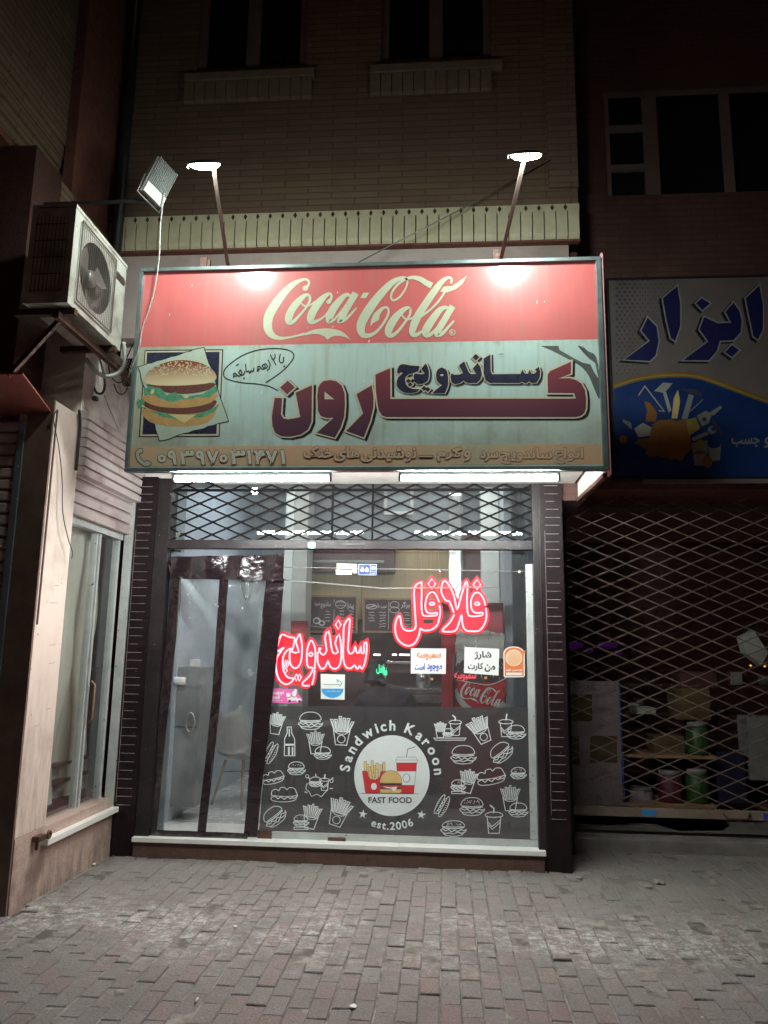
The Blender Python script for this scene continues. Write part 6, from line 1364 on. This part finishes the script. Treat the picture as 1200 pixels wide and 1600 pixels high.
Z.poly(r4([(130, 835)] + spline([(130, 835), (300, 782), (500, 757), (700, 765), (900, 830), (1200, 940), (1700, 1100), (XE, 1200)], 4) + [(XE, 1445), (130, 1445)]), 'signblue')
Z.stroke(r4([(x, y - 22, 34) for x, y in ((130, 835), (300, 782), (500, 757), (700, 765), (900, 830), (1200, 940), (1700, 1100), (XE, 1200))]), 1, 'gold', sm=4)
Z.stroke(r4([(x, y - 18, 10) for x, y in ((130, 835), (300, 782), (500, 757), (700, 765), (900, 830), (1200, 940), (1700, 1100), (XE, 1200))]), 1, 'toolyellow', sm=4)
Z.L += 1
for i in range(26):
    for j in range(18):
        x, y = 150 + j * 36 + (18 if i % 2 else 0), 80 + i * 27; d_ = (x - 130) / 700 + (y - 80) / 1500; rd = 11.5 * (1 - d_ * 1.15)
        if rd > 2.5 and y < 790 - abs(x - 500) * -.05 and y < 750: Z.disc(*r4([(x, y)])[0], rd / 4.44, rd / 4.44, 'halftone', 8); Z.L -= 1
Z.L += 1
alef = [(1045, 205), (1140, 115), (1165, 250), (1165, 420), (1130, 490), (1100, 470), (1070, 330)]
bez = [(960, 235), (1000, 290), (1018, 360), (1010, 440), (960, 495), (865, 500), (845, 570), (790, 635), (610, 635), (785, 505), (725, 420), (758, 335), (850, 378), (945, 375), (905, 300)]
ddt = [(740, 205), (797, 240), (745, 287), (700, 240)]; ddb = [(950, 530), (1000, 565), (950, 612), (902, 578)]
alf2 = [(470, 205), (570, 120), (590, 240), (590, 400), (555, 500), (525, 480), (495, 350)]; rr4 = [(365, 340), (425, 400), (440, 500), (420, 600), (380, 640), (205, 630), (380, 500), (320, 430)]
for P in (alef, bez, ddt, ddb, alf2, rr4): Q = r4([(x - 18, y + 12) for x, y in P]); Z.poly(Q, 'shadow'); Z.stroke(Q, 5, 'shadow', True)
for P in (alef, bez, ddt, ddb, alf2, rr4): Q = r4(P); Z.poly(Q, 'dullwhite'); Z.stroke(Q, 4.6, 'dullwhite', True)
for P in (alef, bez, ddt, ddb, alf2, rr4): Z.poly(r4(P), 'signnavy')
Z.poly(r4(rag([(400, 1080), (450, 1050), (620, 1050), (660, 1110), (665, 1250), (600, 1325), (480, 1315), (350, 1290), (340, 1240), (270, 1215), (300, 1180), (370, 1180)], 8, 5, 3)), 'toolorange')
for P, c in (([(600, 1040), (650, 870), (685, 880), (640, 1045)], 'dullwhite'), ([(600, 830), (700, 835), (750, 870), (740, 885), (620, 850)], 'halftone'), ([(630, 1050), (700, 1030), (730, 1110), (650, 1160)], 'toolyellow'), ([(705, 1020), (770, 985), (810, 1010), (790, 1070), (740, 1095)], 'dullwhite'), ([(790, 1000), (870, 950), (880, 965), (820, 1020)], 'dullwhite'),
             ([(800, 1040), (825, 1050), (885, 1140), (870, 1155)], 'halftone'), ([(340, 920), (380, 930), (430, 1000), (420, 1060), (350, 1060), (360, 980)], 'toolorange'), ([(410, 850), (470, 790), (540, 795), (490, 850), (530, 980), (510, 1000), (470, 860)], 'columng'), ([(545, 900), (575, 840), (590, 920), (570, 1040), (530, 1040)], 'fryprint'), ([(190, 1040), (250, 1070), (255, 1115), (195, 1065)], 'dullwhite'), ([(270, 1110), (330, 1070), (390, 1100), (380, 1160), (300, 1170)], 'columng'),
             ([(670, 1175), (770, 1130), (790, 1150), (680, 1200)], 'dullwhite'), ([(665, 1210), (780, 1190), (780, 1290), (680, 1280)], 'dullwhite'), ([(780, 1230), (875, 1215), (865, 1330), (800, 1335)], 'dullwhite'), ([(680, 1290), (770, 1260), (760, 1370), (690, 1365)], 'dullwhite')): Z.poly(r4(P), c)
Z.stroke(r4([(300, 880), (345, 815), (480, 990), (440, 985)]), 2, 'columng'); Z.stroke(r4([(660, 990), (750, 905)]), 1.2, 'dullwhite')
for x, y, a_, b_2, c in ((735, 1210, 36, 22, 'toolyellow'), (825, 1225, 45, 20, 'signblue'), (730, 1275, 40, 14, 'toolorange'), (780, 1340, 34, 42, 'toolorange'), (195, 1185, 28, 30, 'toolorange'), (810, 1120, 30, 28, 'dullwhite'), (822, 1112, 16, 14, 'signblue'), (758, 1045, 15, 15, 'halftone')): Z.disc(*r4([(x, y)])[0], a_ / 4.44, b_2 / 4.44, c, 20)
Z.text(ar('چسب'), (1143, 684, 1187, 701), 'dullwhite', .02); Z.text('و', (1194, 683, 1204, 700), 'dullwhite', .02)
Z.obj('printing', hs)
m = MB(); p = at(1005, 752, .28); q = at(1200, 751, .28); m.box((p.x, .28, p.z - .018), (q.x + 1.2, .31, p.z + .018)); tag(m.obj('wooden_batten', K['posterpaper']), 'pale horizontal batten under the blue hardware sign', 'batten')
# folding diamond gate
YGt = .75
gt = thing('folding_gate', 'closed dark diamond-mesh folding gate across the unlit right shop', 'gate', (2.5, YGt, .1))
gw, gh = .287, .124; gx0, gx1 = 1.08, 4.4; gz0, gz1 = at(1000, 1262, YGt).z, 3.04
x0, x1, z0, z1 = gx0, gx1, gz0, gz1; dw, dh = gw, gh
m = MB(); lattice(m, YGt, .004, .009); m.obj('diamond_mesh', pm('dusty_brown_steel', (.26, .2, .17), (.17, .12, .1), 10, .5, .3), gt)
m = MB(); m.cbox((gx0, YGt - .03, gz0 - .07), (gx1, YGt + .03, gz0), .004); m.obj('bottom_rail', pm('dusty_cream_rail', (.3, .23, .17), (.22, .165, .12), 6, .6), gt)
for (a_, b_2, c) in ((1003, 1025, 'blueprint'), (1192, 1215, 'plateblue')): 
    p, q = at(a_, 1270, YGt - .03), at(b_2, 1270, YGt - .03); m = MB(); m.box((p.x, YGt - .0325, gz0 - .06), (q.x, YGt - .0302, gz0 - .01)); m.obj('rail_label', K[c], gt)
m = MB(); p, q = at(1130, 1275, YGt - .03), at(1172, 1275, YGt - .03); m.tube([(p.x, YGt - .03, gz0 - .02), (p.x + .03, YGt - .06, gz0 - .06), (q.x - .03, YGt - .06, gz0 - .06), (q.x, YGt - .03, gz0 - .02)], .008); m.obj('handle', K['rust'], gt)
# goods behind the gate
def rbox(x0, y0, x1, y1, Y, d, mat, name, label, cat, draw=None, group=None):
    m = pxbox(x0, y0, x1, y1, Y, d, .004); o = tag(m.obj(name, K[mat]), label, cat, group)
    if draw: a = Art(Y - .001, .00002); draw(a); a.obj('printing', o)
    return o
def dp(a):
    r = random.Random(3)
    for q in ((884, 1150, 905, 1196), (922, 1150, 964, 1192), (884, 1085, 925, 1128)): a.poly(rag([(q[0], q[1]), (q[2], q[1]), (q[2], q[3]), (q[0], q[3])], 1.2, 4, 2), 'yelbag')
    for k in range(60): x, y = r.uniform(884, 964), r.choice((r.uniform(1068, 1082), r.uniform(1205, 1222), r.uniform(1230, 1250))); a.stroke([(x, y), (x + r.uniform(1, 4), y + r.uniform(-1.5, 1.5))], 1, 'ink', up=False)
    a.poly([(966, 1066), (968, 1066), (977, 1256), (975, 1256)], 'plateblue')
rbox(882, 1064, 970, 1258, 1.0, .03, 'posterpaper', 'display_poster', 'large pale poster with yellow blocks behind the gate, beside the brick pillar', 'poster', dp)
def jar(x, y, h_px, w_px, mat, label, Y=1.25):
    c = at(x, y, Y); h = h_px / 1202 * 7.4; r = w_px / 2404 * 7.4; o = thing('storage_jar', label, 'jar', c, 'jars behind the gate')
    m = MB(); m.lathe([(.0001, 0), (r, 0), (r * 1.03, h * .1), (r * 1.03, h * .8), (r * .8, h * .88)], c, 20); m.obj('jar_body', K[mat], o)
    m = MB(); m.lathe([(r * .86, h * .88), (r * .9, h * .9), (r * .9, h), (.0001, h)], c, 20); m.obj('lid', K['dimwhite'], o)
jar(1091, 1178, 46, 30, 'greenjar', 'upper green jar with pale lid behind the gate'); jar(1091, 1254, 48, 32, 'greenjar', 'green jar behind the gate, right of the pink jar'); jar(1048, 1254, 46, 34, 'pinkjar', 'pink jar with pale lid behind the gate'); jar(1002, 1258, 26, 34, 'posterpaper', 'low pale jar at the left of the pink jar')
for q in ((970, 1256, 1120, 1262, 1.12, .5), (970, 1180, 1120, 1185, 1.15, .5)): rbox(*q, 'wood', 'wooden_shelf', 'lower wooden shelf under the jars behind the gate' if q[1] > 1200 else 'upper wooden shelf under the single green jar', 'shelf', None, 'shelves behind the gate')
for q, mt, l in (((1020, 1150, 1070, 1178), 'yelbag', 'ochre sack left of the upper green jar'), ((1055, 1075, 1110, 1125), 'yelbag', 'ochre carton high above the upper green jar'), ((1062, 1050, 1120, 1074), 'kitchen', 'dark red carton resting on the ochre carton'), ((995, 1106, 1025, 1116), 'columng', 'small pale packet beside the poster'), ((1170, 1120, 1230, 1220), 'dimwhite', 'white printed carton at the right edge behind the gate'), ((1120, 1175, 1165, 1255), 'dimblue', 'dark blue crate right of the green jars'), ((975, 1190, 1010, 1205), 'pinkjar', 'small red packet on the lower shelf')):
    rbox(*q, 1.3, .25, mt, 'carton', l, 'carton', None, 'cartons behind the gate')
rc = random.Random(21)
hue = {'roomgrey': 'grey', 'kitchen': 'dark red', 'yelbag': 'ochre', 'dimblue': 'deep blue', 'dimwhite': 'pale', 'rust': 'brown', 'pinkjar': 'crimson'}
K['roomgrey'] = pm('dim_grey_packet', (.1, .1, .095), (.07, .07, .065), 9, .7)
shelf = {1070: 'highest rear', 1116: 'middle rear', 1140: 'third rear', 1180: 'single-jar', 1254: 'lowest'}
combos = [(a_, b_2) for a_ in hue for b_2 in shelf]; rc.shuffle(combos)
for mt, row in combos[:32]:
    x = rc.uniform(978, 1215); hh, ww = rc.uniform(8, 26), rc.uniform(6, 18)
    rbox(x, row - hh, x + ww, row, 1.62 + rc.uniform(0, .15), rc.uniform(.05, .12), mt, 'packet', 'dim %s packet on the %s shelf behind the gate' % (hue[mt], shelf[row]), 'packet', None, 'packets at the back behind the gate')
for k, zy in enumerate((1117, 1071, 1141)): rbox(975, zy, 1220, zy + 3, 1.6, .3, 'rust', 'rear_shelf', ('rear shelf at middle height behind the gate', 'highest rear shelf behind the gate', 'rear shelf just above the upper green jar')[k], 'shelf')
rbox(960, 1262 - 8, 1230, 1262, 1.45, .8, 'rust', 'floor_rack', 'dark low rack on the floor behind the gate', 'rack')
for i, q in enumerate(((885, 1002, 912, 1014), (913, 1013, 927, 1020), (934, 1002, 965, 1014), (960, 1016, 972, 1024))):  # fuzzy purple reflections put in as glowing lumps
    c = at((q[0] + q[2]) / 2, (q[1] + q[3]) / 2, 1.6); m = MB(); rx = (q[2] - q[0]) / 2404 * 7.9; rz = (q[3] - q[1]) / 2404 * 7.9
    m.lathe([(.0001, -rz), (rx * .7, -rz * .7), (rx, 0), (rx * .7, rz * .7), (.0001, rz)], c, 16); tag(m.obj('purple_reflection', K['reflp']), ('dim purple spot added for a reflection nearest the brick pillar', 'small dim purple spot added for a reflection below the two large ones', 'large dim purple spot added for a reflection farther from the brick pillar', 'faintest purple spot added for a reflection, lowest right of the group')[i], 'light', 'purple reflections behind the gate')
m = MB(); P_ = [at(x, y, 1.1) for x, y in ((1158, 995), (1178, 985), (1200, 1020), (1190, 1040), (1165, 1020))]; m.prism(P_, (0, .12, 0)); tag(m.obj('spare_part', K['columng']), 'greenish metal part hanging behind the gate near the right edge', 'part')
for i, (x, y) in enumerate(((1173, 1040), (1195, 1041))): c = at(x, y, 1.08); m = MB(); m.lathe([(.0001, -.012), (.014, 0), (.0001, .012)], c, 10); tag(m.obj('indicator_lamp', K['amber']), ('orange lamp point under the hanging metal part', 'orange lamp point at the far right edge')[i], 'lamp', 'orange lamp points')

# ================================================================== LITTER ON THE PAVEMENT
def gpt(x, y): return atz(x, y, .004)
c = gpt(309, 1561); m = MB(); d_ = (gpt(306, 1566) - c).normalized(); m.tube([c + V((0, 0, .004)), c + d_ * .035 + V((0, 0, .004))], .004, 8); o = tag(m.obj('cigarette_end', K['paper']), 'white cigarette end lying on the pavers at lower centre left', 'cigarette end')
m = MB(); m.tube([c + V((0, 0, .0042)) + d_ * .0355, c + d_ * .052 + V((0, 0, .0042))], .0041, 8); m.obj('filter', K['wood'], o)
rnd = random.Random(12)
for k, (x, y, l, mt, sz) in enumerate(((146, 1351, 'white crumpled scrap at the foot of the left granite plinth', 'paper', .02), (552, 1574, 'pale flattened scrap on the red pavers near the bottom edge', 'paper', .022), (1030, 1380, 'broken grey stone chip on the right side of the pavement', 'slab', .05), (1012, 1386, 'smaller stone chip beside the broken grey one', 'slab', .03), (368, 1448, 'small white crumb in the dirty band of pavers', 'paper', .014), (905, 1372, 'clod of dirt by the foot of the right pillar', 'slab', .03))):
    c = gpt(x, y); m = MB(); bm = bmesh.new(); bmesh.ops.create_icosphere(bm, subdivisions=2, radius=sz)
    for v_ in bm.verts: v_.co *= rnd.uniform(.65, 1.15); v_.co.z *= .35
    bm.verts.index_update(); m.add([v_.co + c + V((0, 0, sz * .2)) for v_ in bm.verts], [[v_.index for v_ in f.verts] for f in bm.faces]); bm.free()
    tag(m.obj('debris_piece', K[mt]), l, 'debris', 'litter on the pavers')
m = MB()
for k in range(260):
    x, y = rnd.gauss(-.3, 1.6), rnd.gauss(-1.6, .55)
    if x < -2.5 or y > -.2: continue
    s_ = rnd.uniform(.002, .007); p = V((x, y, .003)); m.add([p + V((-s_, -s_ * .5, 0)), p + V((s_, -s_, 0)), p + V((s_ * .8, s_, .0)), p + V((-s_ * .4, s_ * .9, s_ * .5))], [(0, 1, 2, 3), (0, 3, 2, 1)])
for k in range(420):
    if k % 3: x, y = rnd.uniform(-2.5, .9), -.12 - abs(rnd.gauss(0, .04))
    else: x, y = -2.62 + abs(rnd.gauss(0, .05)), rnd.uniform(-1.5, .0)
    s_ = rnd.uniform(.002, .008); p = V((x, y, .003)); m.add([p + V((-s_, -s_ * .5, 0)), p + V((s_, -s_, 0)), p + V((s_ * .8, s_, .0)), p + V((-s_ * .4, s_ * .9, s_ * .6))], [(0, 1, 2, 3), (0, 3, 2, 1)])
for k in range(150):
    x, y = rnd.gauss(1.05, .35), rnd.gauss(-.25, .3); s_ = rnd.uniform(.002, .009); p = V((x, y, .003))
    if y < .3: m.add([p + V((-s_, -s_ * .5, 0)), p + V((s_, -s_, 0)), p + V((s_ * .8, s_, .0)), p + V((-s_ * .4, s_ * .9, s_ * .6))], [(0, 1, 2, 3), (0, 3, 2, 1)])
tag(m.obj('grit', K['slab'], origin=(0, 0, 0)), 'crumbs and grit strewn over the pavers', 'grit', kind='stuff')
